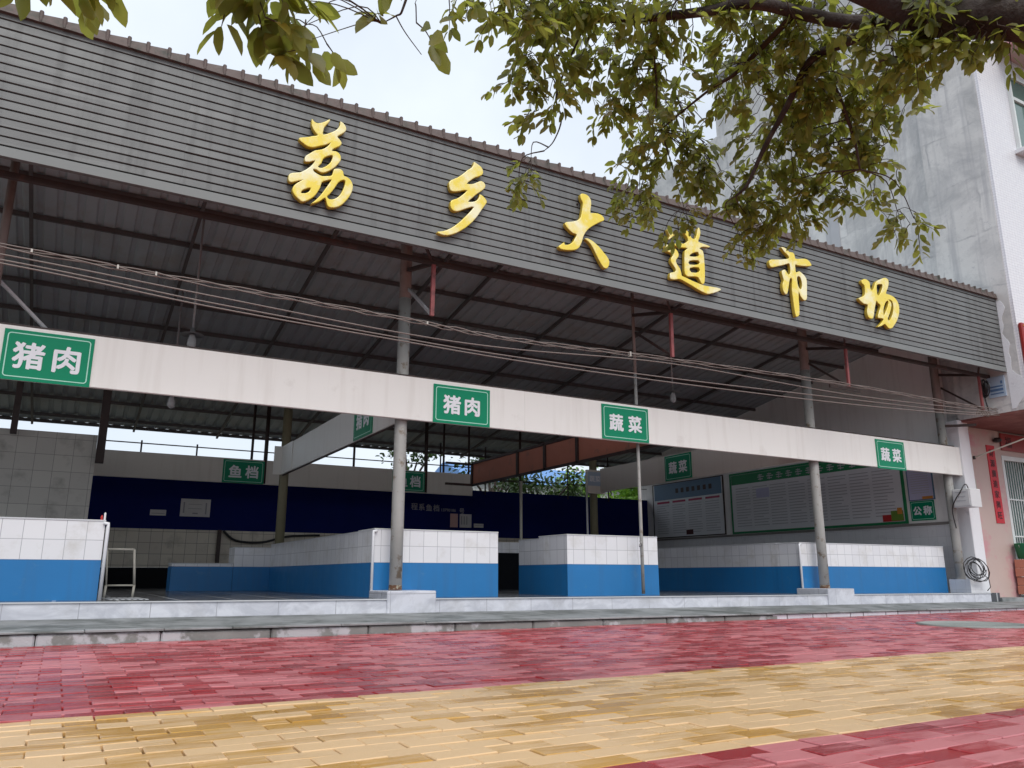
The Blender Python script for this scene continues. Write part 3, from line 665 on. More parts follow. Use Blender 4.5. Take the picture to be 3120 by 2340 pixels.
# ------------------------------------------------------------------ six gold characters on the fascia
GOLD = {
    'li': [[(2006,5536),(2039,5505),(2077,5497),(2129,5522),(2173,5555),(2220,5598),(2225,5562),(2193,5514),(2163,5461),(2153,5407),(2155,5370),(2222,5409),(2288,5460),(2326,5510),(2344,5560),(2345,5603),(2387,5593),(2422,5552),(2429,5509),(2405,5464),(2360,5421),(2327,5389),(2346,5369),(2377,5334),(2382,5304),(2357,5265),(2301,5224),(2269,5187),(2320,5194),(2368,5167),(2386,5110),(2368,5055),(2315,4977),(2249,4910),(2184,4870),(2139,4868),(2098,4884),(2065,4885),(2077,4858),(2135,4836),(2175,4831),(2230,4846),(2275,4864),(2290,4897),(2299,4948),(2332,4970),(2384,4978),(2420,4950),(2431,4903),(2469,4895),(2518,4864),(2547,4803),(2542,4727),(2511,4645),(2463,4566),(2403,4496),(2326,4455),(2269,4451),(2242,4487),(2219,4554),(2171,4506),(2112,4463),(2048,4433),(2104,4501),(2166,4589),(2222,4694),(2263,4772),(2276,4804),(2223,4778),(2174,4745),(2161,4679),(2126,4597),(2091,4540),(2033,4483),(1965,4442),(1920,4461),(1863,4506),(1835,4559),(1845,4615),(1885,4667),(1926,4704),(1873,4676),(1815,4649),(1781,4676),(1787,4749),(1834,4783),(1909,4808),(1972,4859),(2024,4916),(2049,4954),(2069,4994),(2010,4962),(1960,4954),(1950,4988),(1961,5034),(2013,5085),(2066,5135),(2144,5170),(2198,5217),(2235,5270),(2197,5241),(2119,5199),(2042,5159),(1975,5155),(1912,5186),(1869,5216),(1881,5248),(1957,5276),(2033,5315),(2083,5336),(2053,5364),(2022,5405),(2002,5462)],[(2118,4936),(2154,4983),(2173,5050),(2216,5093),(2272,5122),(2274,5085),(2254,5029),(2212,4974),(2157,4932)],[(1941,4556),(1961,4591),(1998,4618),(2041,4638),(2027,4596),(1990,4565)],[(2415,4833),(2370,4794),(2329,4710),(2277,4623),(2247,4585),(2269,4558),(2325,4574),(2379,4624),(2421,4709),(2442,4788),(2443,4836)]],
    'xiang': [[(4151,5562),(4200,5548),(4264,5517),(4293,5462),(4286,5412),(4244,5374),(4175,5335),(4120,5286),(4059,5222),(4135,5239),(4204,5281),(4252,5311),(4301,5306),(4330,5266),(4316,5214),(4261,5159),(4192,5094),(4137,5033),(4083,4973),(4165,4996),(4213,5039),(4234,5084),(4240,5117),(4282,5110),(4331,5075),(4353,5033),(4332,4987),(4277,4899),(4223,4806),(4142,4694),(4035,4583),(3916,4491),(3798,4432),(3707,4425),(3661,4434),(3654,4458),(3731,4482),(3835,4544),(3940,4640),(4032,4747),(4099,4830),(4153,4909),(4098,4889),(4017,4843),(3937,4797),(3870,4788),(3830,4824),(3822,4882),(3841,4933),(3920,4979),(3987,5042),(4054,5120),(3986,5098),(3905,5064),(3832,5056),(3804,5103),(3798,5174),(3835,5218),(3915,5272),(3996,5348),(4063,5421),(4118,5470),(4142,5518)]],
    'da': [[(5837,5517),(5882,5542),(5948,5541),(5999,5511),(6027,5451),(6020,5369),(6007,5280),(6044,5282),(6134,5297),(6209,5281),(6245,5243),(6236,5201),(6175,5167),(6084,5106),(6008,5049),(5947,4989),(5902,4927),(5871,4862),(5855,4806),(5824,4735),(5780,4674),(5707,4636),(5594,4612),(5495,4607),(5454,4636),(5475,4666),(5532,4710),(5554,4734),(5567,4692),(5631,4713),(5689,4757),(5726,4817),(5756,4881),(5699,4888),(5635,4925),(5586,4966),(5566,5006),(5595,5039),(5688,5067),(5776,5107),(5828,5158),(5852,5249),(5869,5346),(5873,5400),(5842,5445)],[(5893,4853),(5944,4871),(6017,4855),(6090,4818),(6162,4769),(6220,4715),(6278,4662),(6313,4604),(6311,4552),(6279,4487),(6226,4470),(6183,4500),(6126,4579),(6070,4671),(6014,4763),(5957,4816)]],
    'dao': [[(7408,5341),(7466,5340),(7531,5312),(7571,5282),(7519,5246),(7456,5184),(7409,5171),(7451,5238),(7421,5288)],[(7358,5072),(7417,5089),(7482,5061),(7557,5055),(7604,5007),(7612,4946),(7571,4889),(7552,4850),(7582,4794),(7626,4748),(7649,4677),(7655,4641),(7739,4625),(7839,4603),(7957,4584),(8094,4568),(8234,4576),(8358,4582),(8437,4569),(8370,4514),(8188,4442),(8101,4438),(7965,4468),(7832,4512),(7700,4549),(7601,4571),(7499,4543),(7420,4544),(7412,4596),(7431,4648),(7507,4672),(7535,4709),(7497,4763),(7450,4816),(7454,4879),(7494,4939),(7468,4964),(7410,4966),(7354,5002)],[(7537,5132),(7641,5182),(7708,5169),(7816,5249),(7753,5334),(7707,5409),(7760,5435),(7826,5393),(7889,5307),(7958,5308),(8000,5403),(8024,5495),(8061,5511),(8081,5436),(8057,5344),(8025,5273),(8130,5260),(8261,5245),(8232,5213),(8125,5202),(8043,5163),(8103,5140),(8123,5059),(8127,4890),(8118,4705),(8097,4603),(8051,4574),(8011,4615),(7972,4670),(7877,4666),(7774,4646),(7709,4682),(7709,4806),(7718,4947),(7735,5062),(7789,5109),(7703,5097),(7601,5090),(7535,5103)],[(7829,4991),(7887,5045),(7977,5085),(8007,5077),(8004,5027)],[(7823,4910),(7998,4951),(8001,4895),(7819,4856)],[(7822,4794),(7996,4836),(7996,4768),(7848,4734)]],
    'shi': [[(9852,5576),(9943,5582),(10046,5528),(10129,5535),(10170,5492),(10182,5435),(10315,5462),(10449,5484),(10529,5447),(10566,5396),(10528,5363),(10354,5331),(10222,5316),(10164,5318),(10159,5248),(10166,5188),(10248,5224),(10336,5186),(10403,5123),(10408,5021),(10390,4881),(10375,4762),(10332,4714),(10277,4718),(10219,4768),(10185,4837),(10174,4706),(10170,4571),(10153,4435),(10089,4387),(10056,4405),(10037,4548),(10029,4708),(10021,4868),(10047,5035),(10006,5038),(9963,4911),(9933,4811),(9899,4751),(9846,4748),(9809,4815),(9811,4909),(9846,4983),(9834,5035),(9818,5099),(9829,5149),(9896,5185),(9937,5149),(9978,5110),(10018,5145),(10028,5222),(10019,5302),(9963,5291),(9868,5251),(9737,5205),(9608,5159),(9557,5169),(9537,5232),(9570,5292),(9643,5310),(9807,5344),(9956,5385),(10023,5413),(10000,5449),(9932,5490),(9883,5535)],[(10181,5099),(10235,5119),(10267,5077),(10279,4997),(10255,4911),(10206,4915),(10179,4992)]],
    'chang': [[(11844,5363),(11935,5410),(12027,5398),(12071,5348),(12067,5259),(12103,5222),(12166,5285),(12213,5375),(12265,5429),(12406,5500),(12522,5545),(12605,5523),(12607,5434),(12561,5336),(12500,5236),(12597,5231),(12723,5202),(12808,5128),(12834,5028),(12812,4906),(12730,4760),(12622,4641),(12533,4569),(12436,4568),(12362,4628),(12268,4577),(12135,4538),(12256,4633),(12330,4717),(12250,4718),(12176,4721),(12228,4837),(12292,4964),(12234,4998),(12198,5035),(12166,4972),(12114,4847),(12057,4694),(11969,4665),(11912,4698),(11897,4796),(11938,4918),(11844,4916),(11748,4956),(11704,4998),(11760,5030),(11872,5086),(11904,5157),(11902,5272),(11845,5305)],[(12262,5347),(12364,5381),(12417,5376),(12363,5255),(12264,5149),(12244,5219)],[(12552,5123),(12640,5106),(12660,4998),(12611,4858),(12513,4732),(12456,4737),(12542,4861),(12611,5005),(12610,5086)],[(12471,5069),(12528,5086),(12501,4993),(12405,4853),(12359,4794),(12362,4874),(12405,4977)]],
}
def smooth_loop(p):
    n = len(p); out = []
    for i in range(n):
        a, b_, c, d = p[i-1], p[i], p[(i+1) % n], p[(i+2) % n]
        for t in (0, .5):
            out.append(tuple(.5*((2*b_[k]) + (c[k]-a[k])*t + (2*a[k]-5*b_[k]+4*c[k]-d[k])*t*t + (3*b_[k]-a[k]-3*c[k]+d[k])*t**3) for k in (0, 1)))
    return out
LAB = {'li': 'gold brush character with a grass radical, first and leftmost on the grey fascia',
       'xiang': 'gold zigzag brush character, second from the left on the fascia',
       'da': 'gold three-armed brush character with a long right foot, third on the fascia',
       'dao': 'gold brush character with a sweeping base stroke, partly behind leaves',
       'shi': 'gold brush character with a cross bar and long vertical stroke, fifth on the fascia',
       'chang': 'gold brush character with two tall loops, rightmost on the fascia'}
for key, loops in GOLD.items():
    cu = bpy.data.curves.new('c', 'CURVE'); cu.dimensions = '2D'; cu.fill_mode = 'BOTH'; cu.extrude = .024; cu.bevel_depth = .01; cu.bevel_resolution = 2; cu.offset = -.013
    ax = [q_[0] for l in loops for q_ in l]; az_ = [q_[1] for l in loops for q_ in l]; cx, cz = (min(ax)+max(ax))/2000, min(az_)/1000
    for l in loops:
        sp_ = cu.splines.new('POLY'); pts = smooth_loop(l); sp_.points.add(len(pts)-1); sp_.use_cyclic_u = True
        for k, (a, b_) in enumerate(pts): sp_.points[k].co = (a/1000-cx, b_/1000-cz, 0, 1)
    o = bpy.data.objects.new('c', cu); COL.objects.link(o)
    me = bpy.data.meshes.new_from_object(o.evaluated_get(bpy.context.evaluated_depsgraph_get()))
    bpy.data.objects.remove(o); bpy.data.curves.remove(cu)
    me.materials.clear(); me.materials.append(MATS['gold']); me.materials.append(MATS['gold_edge_shade'])
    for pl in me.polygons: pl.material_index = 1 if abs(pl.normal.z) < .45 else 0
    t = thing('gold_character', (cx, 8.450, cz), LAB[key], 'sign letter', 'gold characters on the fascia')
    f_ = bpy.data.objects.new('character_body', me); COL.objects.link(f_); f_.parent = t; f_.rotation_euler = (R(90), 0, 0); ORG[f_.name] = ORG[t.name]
    for k in range(3):
        l = loops[0]; a, b_ = l[(k*len(l))//3]
        ccx = sum(q_[0] for q_ in l)/len(l)/1000; ccz = sum(q_[1] for q_ in l)/len(l)/1000
        px, pz = a/1000*.75+ccx*.25, b_/1000*.75+ccz*.25
        MB().tube([(px, 8.475, pz), (px, 8.51, pz)], .012, 6).build('fixing_pin', 'steel_dark', t)

# ------------------------------------------------------------------ overhead cables
def spline(K, n=8):
    out = []
    for i in range(len(K)-1):
        a = K[max(i-1, 0)]; b_ = K[i]; c = K[i+1]; d = K[min(i+2, len(K)-1)]
        for j in range(n):
            t = j/n; out.append(tuple(.5*(2*b_[k]+(c[k]-a[k])*t+(2*a[k]-5*b_[k]+4*c[k]-d[k])*t*t+(3*b_[k]-a[k]-3*c[k]+d[k])*t**3) for k in range(len(b_))))
    return out + [tuple(K[-1])]
XS = (-4.5, -.87, 1.11, 3.34, 4.95, 7.7, 11.5, 14.65, 16.18)
ZB = (3.52, 3.435, 3.40, 3.37, 3.335, 3.43, 3.51, 3.50, 3.53)
cl = [('topmost bundle of thin twisted cables strung before the pillars, with white clips', ZB, 3),
      ('second cable down, nearly touching the bundle at the right', (3.42, 3.345, 3.265, 3.18, 3.2, 3.36, 3.33, 3.42, 3.47), 1),
      ('third cable down, one of the close lower pair', (3.36, 3.285, 3.18, 3.11, 3.09, 3.13, 3.24, 3.34, 3.44), 1),
      ('lowest of the overhead cables in front of the pillars', (3.32, 3.245, 3.13, 3.07, 3.04, 3.06, 3.15, 3.29, 3.41), 1)]
for k, (lab, ZS, nstr) in enumerate(cl):
    pts = spline([(x, 8.79 - .012*k, z) for x, z in zip(XS, ZS)], 14)
    t = thing('overhead_cable', (6, 8.79, 3.3), lab, 'cable', 'cables along the market front')
    mb = MB(); q = random.Random(k)
    for s in range(nstr):
        ph = s*2.1
        pp = [(x, y + (.022*math.cos(i*.55+ph) if nstr > 1 else 0), z + (.024*math.sin(i*.55+ph) + q.uniform(-.006, .006) if nstr > 1 else 0)) for i, (x, y, z) in enumerate(pts)]
        mb.tube(pp, .0075 if nstr > 1 else .0085, 6)
    mb.build('wire', 'cable', t)
    if nstr > 1:
        for x in (-.6, .18, .55, 3.7, 6.9):
            z = [b_[1] + (x-a[0])/(b_[0]-a[0])*0 + (a[2]-0)*0 for a, b_ in ((pts[0], (0, 0)),)][0]
            i = min(range(len(pts)), key=lambda j: abs(pts[j][0]-x)); zz = pts[i][2]
            h = q.choice((.022, .035, .018))
            MB().box(x-.009, x+.009, 8.76, 8.82, zz-h, zz+h).build('clip', 'clip', t)
mb = MB()
for k in range(7):
    c = Vector((15.55+.06*k, 8.82, 3.42+.012*math.sin(k*2))); mb.tube([c + Vector((.06*math.cos(a), 0, .05*math.sin(a*1.3+k))) for a in [i*.9 for i in range(6)]], .011, 5)
tag(mb.build('cable_tangle', 'cable', None, (15.7, 8.82, 3.4)), 'tangle of cable ends and insulators at the right end of the overhead cables', 'cable')

# ------------------------------------------------------------------ small fittings
def coil(name, c, r, tube_r, turns, axis, label, seed, tail=None):
    q = random.Random(seed); pts = []; c = Vector(c); u, v = Vector(axis[0]), Vector(axis[1]); n = u.cross(v)
    for i in range(turns*14+1):
        a = i/14*2*math.pi; k = r*(1 + .28*math.sin(a*.37+seed) + q.uniform(-.03, .03))
        pts.append(c + u*(math.cos(a)*k*1.15 + .05*math.sin(a*.23)) + v*(math.sin(a)*k*.72 - .16*max(0, math.cos(a))*k + .03*math.sin(a*.31)) + n*(.03*math.sin(a*.61)))
    if tail: pts += [Vector(p) for p in tail]
    return tag(MB().tube(pts, tube_r, 6).build(name, 'cable_black', None, (c.x, c.y, c.z-r)), label, 'cable')
coil('cable_coil', (15.74, 9.40, .40), .26, .008, 7, ((1, 0, 0), (0, 0, 1)), 'black cable coil hung low on the pillar beside the white pilaster', 3, [(16.0, 9.42, .3), (16.18, 9.43, .2), (16.2, 9.43, .05), (16.1, 9.44, -.02)])
coil('cable_coil', (15.98, 8.86, 3.95), .19, .012, 5, ((.75, .66, 0), (0, 0, 1)), 'black cable coil hanging under the right end of the fascia', 5, [(15.95, 8.86, 3.7), (15.97, 8.84, 3.5)])
t = thing('electric_box', (15.78, 9.4, 1.6), 'light grey electric box on the last pillar before the white pilaster', 'electric box')
MB().cbox(15.60, 15.95, 9.22, 9.60, 1.60, 1.96, .012).build('case', 'box_grey', t)
MB().cbox(15.588, 15.599, 9.25, 9.57, 1.63, 1.93, .003).build('cover', 'box_grey', t)
mb = MB()
for a, b_, z in ((9.30, 9.52, 1.89), (9.32, 9.5, 1.8), (9.32, 9.5, 1.72)): mb.box(15.582, 15.587, a, b_, z, z+.014)
mb.build('print', 'board_line', t)
MB().tube(spline([(16.03, 9.5, 1.98), (15.8, 9.4, 2.06), (15.62, 9.35, 2.02), (15.565, 9.4, 1.9), (15.56, 9.52, 1.75), (15.58, 9.62, 1.55), (15.68, 9.65, 1.2)], 6), .01, 6).build('wire', 'cable_black', t)
t = thing('wall_poster', (16.19, 8.72, 3.8), 'pale blue printed sheet on the wall under the right end of the fascia', 'poster')
MB().box(16.17, 16.197, 8.56, 8.9, 3.78, 4.2).build('sheet', 'poster_blue', t)
mb = MB()
for z, h in ((3.9, .05), (3.98, .03), (3.84, .025)): mb.box(16.165, 16.1695, 8.6, 8.86, z, z+h)
mb.box(16.165, 16.1695, 8.6, 8.64, 4.04, 4.1)
mb.build('print', 'poster_ink', t)
def lamp(x, y, zt, zb, label):
    t = thing('hanging_lamp', (x, y, zb), label, 'lamp', 'bare lamps hung from the roof')
    MB().tube([(x, y, zt), (x, y, zb+.3)], .016, 6).build('rod', 'steel_pale', t)
    MB().lathe((x, y, zb+.2), [(.03, .1), (.035, .04), (.15, .005), (.155, 0), (.03, .02)], 16).build('lamp_shade', 'lamp_shade', t)
    MB().lathe((x, y, zb), [(.012, 0), (.045, .02), (.06, .06), (.058, .12), (.04, .18), (.03, .215)], 14).build('bulb', 'bulb_glass', t)
lamp(1.245, 11.25, rz(11.25)-.1, 3.30, 'hanging lamp with a bulb above the left part of the white beam')
lamp(9.83, 11.25, rz(11.25)-.1, 3.46, 'hanging lamp with a bulb between the thin pole and the right front pillar')
lamp(1.29, 13.6, rz(13.6)-.1, 2.9, 'small bulb seen below the white beam at the left')
t = thing('metal_frame', (.67, 11, 0), 'thin beige metal frame standing beside the far left counter', 'frame')
MB().tube([(.5, 11, .58), (.8, 11, .58)], .016, 6).tube([(.8, 11, .58), (.84, 11, .15)], .016, 6).tube([(.84, 11, .15), (.53, 11, .15)], .012, 6).tube([(.53, 11, .15), (.5, 11, .58)], .012, 6).build('loop', 'metal_frame', t)
for x in (.84, .53): MB().tube([(x, 11, .15), (x-.01, 10.98, 0)], .016, 6).build('leg', 'metal_frame', t)
t = thing('drain_grate', (.7, 10.3, 0), 'pale slotted drain grate on the floor beside the far left counter', 'grate')
mb = MB()
for i in range(7): mb.bar((.55+i*.06, 9.98, .006), (.5+i*.06, 10.9, .006), .035, .008)
mb.build('slats', 'slab', t)
t = thing('bottle', (.36, 10.0, .868), 'small red and white bottle on the corner of the far left counter', 'bottle')
MB().lathe((.36, 10.0, .868), [(.012, 0), (.013, .035), (.006, .05), (.006, .055)], 10).build('body', 'fruit_red', t)
MB().lathe((.39, 10.0, .868), [(.011, 0), (.011, .075), (.004, .085)], 8).build('tube', 'pvc', t)
t = thing('water_tap', (7.72, 9.7, .72), 'small metal tap on the thin pole in front of the counter', 'tap')
MB().tube([(7.73, 9.72, .72), (7.68, 9.66, .72), (7.62, 9.63, .72), (7.61, 9.62, .69)], .012, 8).build('spout', 'tap_metal', t)
MB().tube([(7.66, 9.65, .73), (7.66, 9.65, .77)], .009, 6).bar((7.63, 9.65, .775), (7.69, 9.65, .775), .014, .012).build('handle', 'tap_metal', t)
t = thing('water_pipe', (3.95, 19.8, .85), 'dark hose and pipe low on the beige rear wall behind the inner pillar', 'pipe')
MB().tube(spline([(3.3, 19.8, 1.3), (3.6, 19.8, 1.08), (4.2, 19.8, 1.05), (4.8, 19.8, 1.2), (5.6, 19.8, 1.25)], 5), .03, 6).build('hose', 'cable_black', t)
MB().box(3.18, 3.26, 19.78, 19.86, .45, 1.32).build('pipe', 'steel_dark', t)
t = thing('manhole_cover', (9.7, 5.92, -.31), 'round grey manhole cover in the red paving near the right kerb', 'manhole cover')
MB().lathe((9.7, 5.92, -.33), [(.62, 0), (.62, .033), (.56, .036), (.555, .026), (.2, .028)], 32).build('lid', 'manhole', t)

# ------------------------------------------------------------------ the neighbouring house at the right
nb = thing('neighbour_house', (20, 9, -.1), 'tall house at the right with bare plastered side wall and white tiled front', 'house')
MB().box(16.372, 26, 8.26, 16.1, 3.45, 15.45).build('side_wall', 'plaster', nb)
MB().box(16.372, 26, 16.11, 20.6, 3.45, 13.6).build('rear_wing', 'plaster', nb)
cw = MB().box(16.2, 16.371, 8.25, 9.62, 3.45, 15.45).build('corner_column', 'plaster', nb)
MB().box(16.352, 16.371, 12.1, 12.5, 6.0, 15.4).build('concrete_band', 'plaster_band', nb)
MB().box(16.17, 26, 8.2, 16.13, 15.452, 15.56).build('coping', 'plaster_band', nb)
pp = MB(); q = random.Random(4); k = 26
L = [(5.75 - (5.75-3.5)*i/k) for i in range(k+1)]
wv = lambda z: .05 + .03*math.sin(z*7) + .03*math.sin(z*17+1) + (.2*max(0, 1-abs(z-3.95)/.55))
A = [(16.194, 8.50, z) for z in L]; B = [(16.194, 8.47-wv(z)*1.1+q.uniform(-.012, .012), z) for z in L]
A2 = [(16.2, y, z) for _, y, z in A]; B2 = [(16.2, y, z) for _, y, z in B]; m_ = k+1
pp.add(A+B+A2+B2, [(i, i+1, m_+i+1, m_+i) for i in range(k)] + [(m_+i, m_+i+1, 3*m_+i+1, 3*m_+i) for i in range(k)] + [(i, 2*m_+i, 2*m_+i+1, i+1) for i in range(k)])
pp.build('plaster_patch', 'plaster_white', nb)
MB().box(16.215, 26, 8.18, 8.248, 3.5, 15.40).build('tiled_front', 'tile_facade', nb)
win = MB()
X0, X1, W0, W1 = 17.35, 19.6, 9.35, 11.25
win.box(X0, X1, 8.10, 8.178, W0, W0+.06).box(X0, X1, 8.10, 8.178, W1-.06, W1).box(X0, X0+.06, 8.10, 8.178, W0+.06, W1-.06).box(X1-.06, X1, 8.10, 8.178, W0+.06, W1-.06)
win.box(X0+.06, X1-.06, 8.105, 8.178, 10.62, 10.70)
for x in (17.9, 18.5, 19.05): win.box(x, x+.06, 8.108, 8.178, W0+.06, 10.62)
win.box(18.4, 18.46, 8.108, 8.178, 10.7, W1-.06)
wo_ = win.build('window', 'window_frame', nb)
MB().box(X0+.06, X1-.06, 8.15, 8.1795, W0+.06, W1-.06).build('pane', 'glass_green', wo_)
MB().box(X0-.1, X1+.1, 7.98, 8.178, W0-.09, W0-.002).build('sill', 'white_paint', wo_)
ev = MB().box(17.1, 26, 7.3, 8.178, 11.75, 12.0).box(17.1, 26, 7.25, 7.33, 12.001, 12.9).build('balcony', 'pink_wall', nb)
MB().box(16.2, 26, 8.19, 9.79, 3.40, 3.448).build('soffit', 'soffit_red', nb)
MB().box(16.415, 17.92, 9.8, 10.2, -.2, 3.398).build('ground_floor_wall', 'pink_wall', nb)
MB().box(20.2, 26, 9.8, 10.2, -.2, 3.398).box(17.921, 20.199, 9.82, 10.2, 2.86, 3.398).build('ground_floor_wall', 'pink_wall', nb)
dr = MB(); 
for x in (17.93, 19.05, 20.1): dr.box(x, x+.09, 9.80, 9.86, -.12, 2.85)
dr.box(17.93, 20.19, 9.795, 9.865, 2.76, 2.857)
for i in range(22): dr.tube([(18.05+i*.095, 9.84, 0), (18.05+i*.095, 9.84, 2.75)], .011, 5)
for z in (.25, 1.1, 1.9): dr.bar((18.0, 9.84, z), (20.15, 9.84, z), .03, .03)
door = dr.build('door', 'window_frame', nb)
MB().box(17.95, 20.18, 9.93, 9.96, -.12, 2.8).build('pane', 'glass_green', door)
t = thing('couplet_banner', (17.5, 9.79, 1.33), 'long vertical red paper couplet with dark characters on the pink wall', 'banner')
MB().box(17.38, 17.68, 9.785, 9.797, 1.36, 3.05).build('paper', 'red_paper', t)
for i, ch in enumerate('財源廣進家興旺'):
    mb = MB(); put_text(mb, ch, (17.53, 9.783, 2.88-i*.225), .17, *FRONT, off=.003, thick=.001)
    mb.build('character', 'ink', t)
t = thing('lintel_banner', (19.1, 9.78, 2.95), 'horizontal red paper banner over the neighbouring door', 'banner')
MB().box(17.97, 20.0, 9.78, 9.794, 2.98, 3.36).build('paper', 'dark_red', t)
mb = MB(); put_text(mb, '福', (18.25, 9.778, 3.17), .26, *FRONT, off=.003, thick=.001); mb.build('characters', 'ink', t)
t = thing('shop_sign', (18.6, 8.1, 3.5), 'dark red shop sign with a yellow edge, cut off by the right border', 'sign')
MB().cbox(16.225, 21, 8.09, 8.172, 3.52, 5.2, .02).build('board', 'dark_red', t)
mb = MB().box(16.27, 20.9, 8.078, 8.0885, 5.12, 5.145).box(16.27, 20.9, 8.078, 8.0885, 3.58, 3.605)
for i in range(4): mb.box(16.36, 16.46, 8.078, 8.0885, 4.1+i*.24, 4.23+i*.24)
mb.box(16.48, 16.54, 8.078, 8.0885, 4.0, 5.0)
mb.build('lettering', 'yellow', t)
t = thing('water_meter', (16.6, 9.74, 1.75), 'cream pipe with a boxed meter on the pink wall beside the pilaster', 'meter')
MB().tube([(16.52, 9.70, 3.3), (16.52, 9.70, 2.3)], .04, 10).tube([(16.52, 9.70, 3.3), (16.6, 9.72, 3.36), (16.7, 9.74, 3.36)], .035, 8).build('pipe', 'pvc_cream', t)
MB().tube([(16.52, 9.70, 2.28), (16.52, 9.70, 2.33)], .055, 10).build('joint', 'pvc', t)
MB().cbox(16.44, 16.62, 9.66, 9.795, 1.85, 2.26, .015).build('box', 'metal_frame', t)
MB().box(16.42, 16.66, 9.67, 9.795, 1.8, 1.835).build('bracket', 'steel_dark', t)
t = thing('pole', (16.5, 9.6, 2.65), 'thin pale pole sticking out diagonally from the wall beside the pipe', 'pole')
MB().tube([(16.62, 9.62, 2.70), (17.35, 8.6, 3.15)], .016, 8).build('rod', 'pvc_cream', t)
MB().lathe((16.62, 9.64, 2.66), [(.03, 0), (.03, .06), (.02, .07)], 8).build('socket', 'steel_dark', t)
t = thing('wall_speaker', (17.4, 9.75, 3.08), 'small dark round fitting on the pink wall above the couplet', 'speaker')
MB().lathe((17.72, 9.72, 3.12), [(.03, 0), (.08, .02), (.09, .06), (.06, .1)], 12).build('body', 'cable_black', t)
MB().bar((17.72, 9.72, 3.17), (17.72, 9.8, 3.17), .03).build('bracket', 'steel_dark', t)
t = thing('bucket', (18.2, 9.55, .6), 'green plastic bucket on a brick stand at the right border', 'bucket')
MB().lathe((17.9, 9.6, .62), [(.13, 0), (.17, .3), (.18, .31), (.17, .32), (.15, .28)], 18).build('body', 'bucket', t)
MB().tube([(17.9+.175*math.cos(a), 9.6, .9-.12*math.sin(a)) for a in [i*math.pi/8 for i in range(9)]], .006, 5).build('handle', 'tap_metal', t)
t = thing('brick_stand', (18.2, 9.5, -.1), 'low reddish brick stand under the green bucket', 'stand')
for i in range(4): MB().cbox(17.72+(i % 2)*.02, 18.08, 9.45, 9.75, -.11+i*.18, .062+i*.18, .01).build('brick_course', 'terracotta', t)

# ------------------------------------------------------------------ shade tree over the pavement
def leaf(q, p, d, up, L, W):
    """one folded, slightly curled leaf: 8 points, 4 faces"""
    d = d.normalized(); s = d.cross(up)
    if s.length < .05: s = d.cross(Vector((1, .3, 0)))
    s.normalize(); n = s.cross(d).normalized(); k = q.uniform(.12, .3); cu_ = q.uniform(.02, .22)
    def P(t, w_, h): return p + d*(t*L) + s*(w_*W) + n*(h*L - cu_*t*t*L)
    a = P(0, 0, 0); b1_ = P(.3, -.44, k*.32); b2_ = P(.3, .44, k*.32); m1 = P(.34, 0, 0); c1 = P(.66, -.42, k*.28); c2 = P(.66, .42, k*.28); m2 = P(.68, 0, 0); e = P(1, 0, -.02); g1 = P(.88, -.2, k*.12); g2 = P(.88, .2, k*.12); h1 = P(.1, -.24, k*.2); h2 = P(.1, .24, k*.2)
    return [a, b1_, b2_, m1, c1, c2, m2, e, g1, g2, h1, h2], [(0, 3, 1, 10), (0, 11, 2, 3), (1, 3, 6, 4), (3, 2, 5, 6), (4, 6, 7, 8), (6, 5, 9, 7)]
def spray(q, mbL, mbT, o, L, nl, ll, droop=.55):
    """a drooping twig with alternating leaves"""
    a = q.uniform(0, 2*math.pi); d = Vector((math.cos(a), math.sin(a), q.uniform(-.9, .25))).normalized(); p = Vector(o); pts = [p.copy()]
    for i in range(nl):
        d = (d + Vector((0, 0, -droop*q.uniform(.3, 1)*.35)) + Vector((q.gauss(0, .12), q.gauss(0, .12), 0))).normalized()
        p = p + d*(L/nl); pts.append(p.copy())
        b_ = a + (1 if i % 2 else -1)*q.uniform(.6, 1.5); ld = (Vector((math.cos(b_), math.sin(b_), q.uniform(-1.1, .1)))*.9 + d*.45)
        l = ll*q.uniform(.7, 1.15)
        up = Vector((q.gauss(-.25, .6), q.gauss(-.45, .6), .8))
        st = p + ld.normalized()*.012
        mbL.add(*leaf(q, st, ld, up, l, l*q.uniform(.54, .68)), True)
    ld = d + Vector((0, 0, -.4)); mbL.add(*leaf(q, p, ld, Vector((q.gauss(0, .4), q.gauss(0, .4), 1)), ll*.95, ll*.5), True)
    mbT.tube(pts, [.0024*(1-.7*i/len(pts)) for i in range(len(pts))], 4, False)
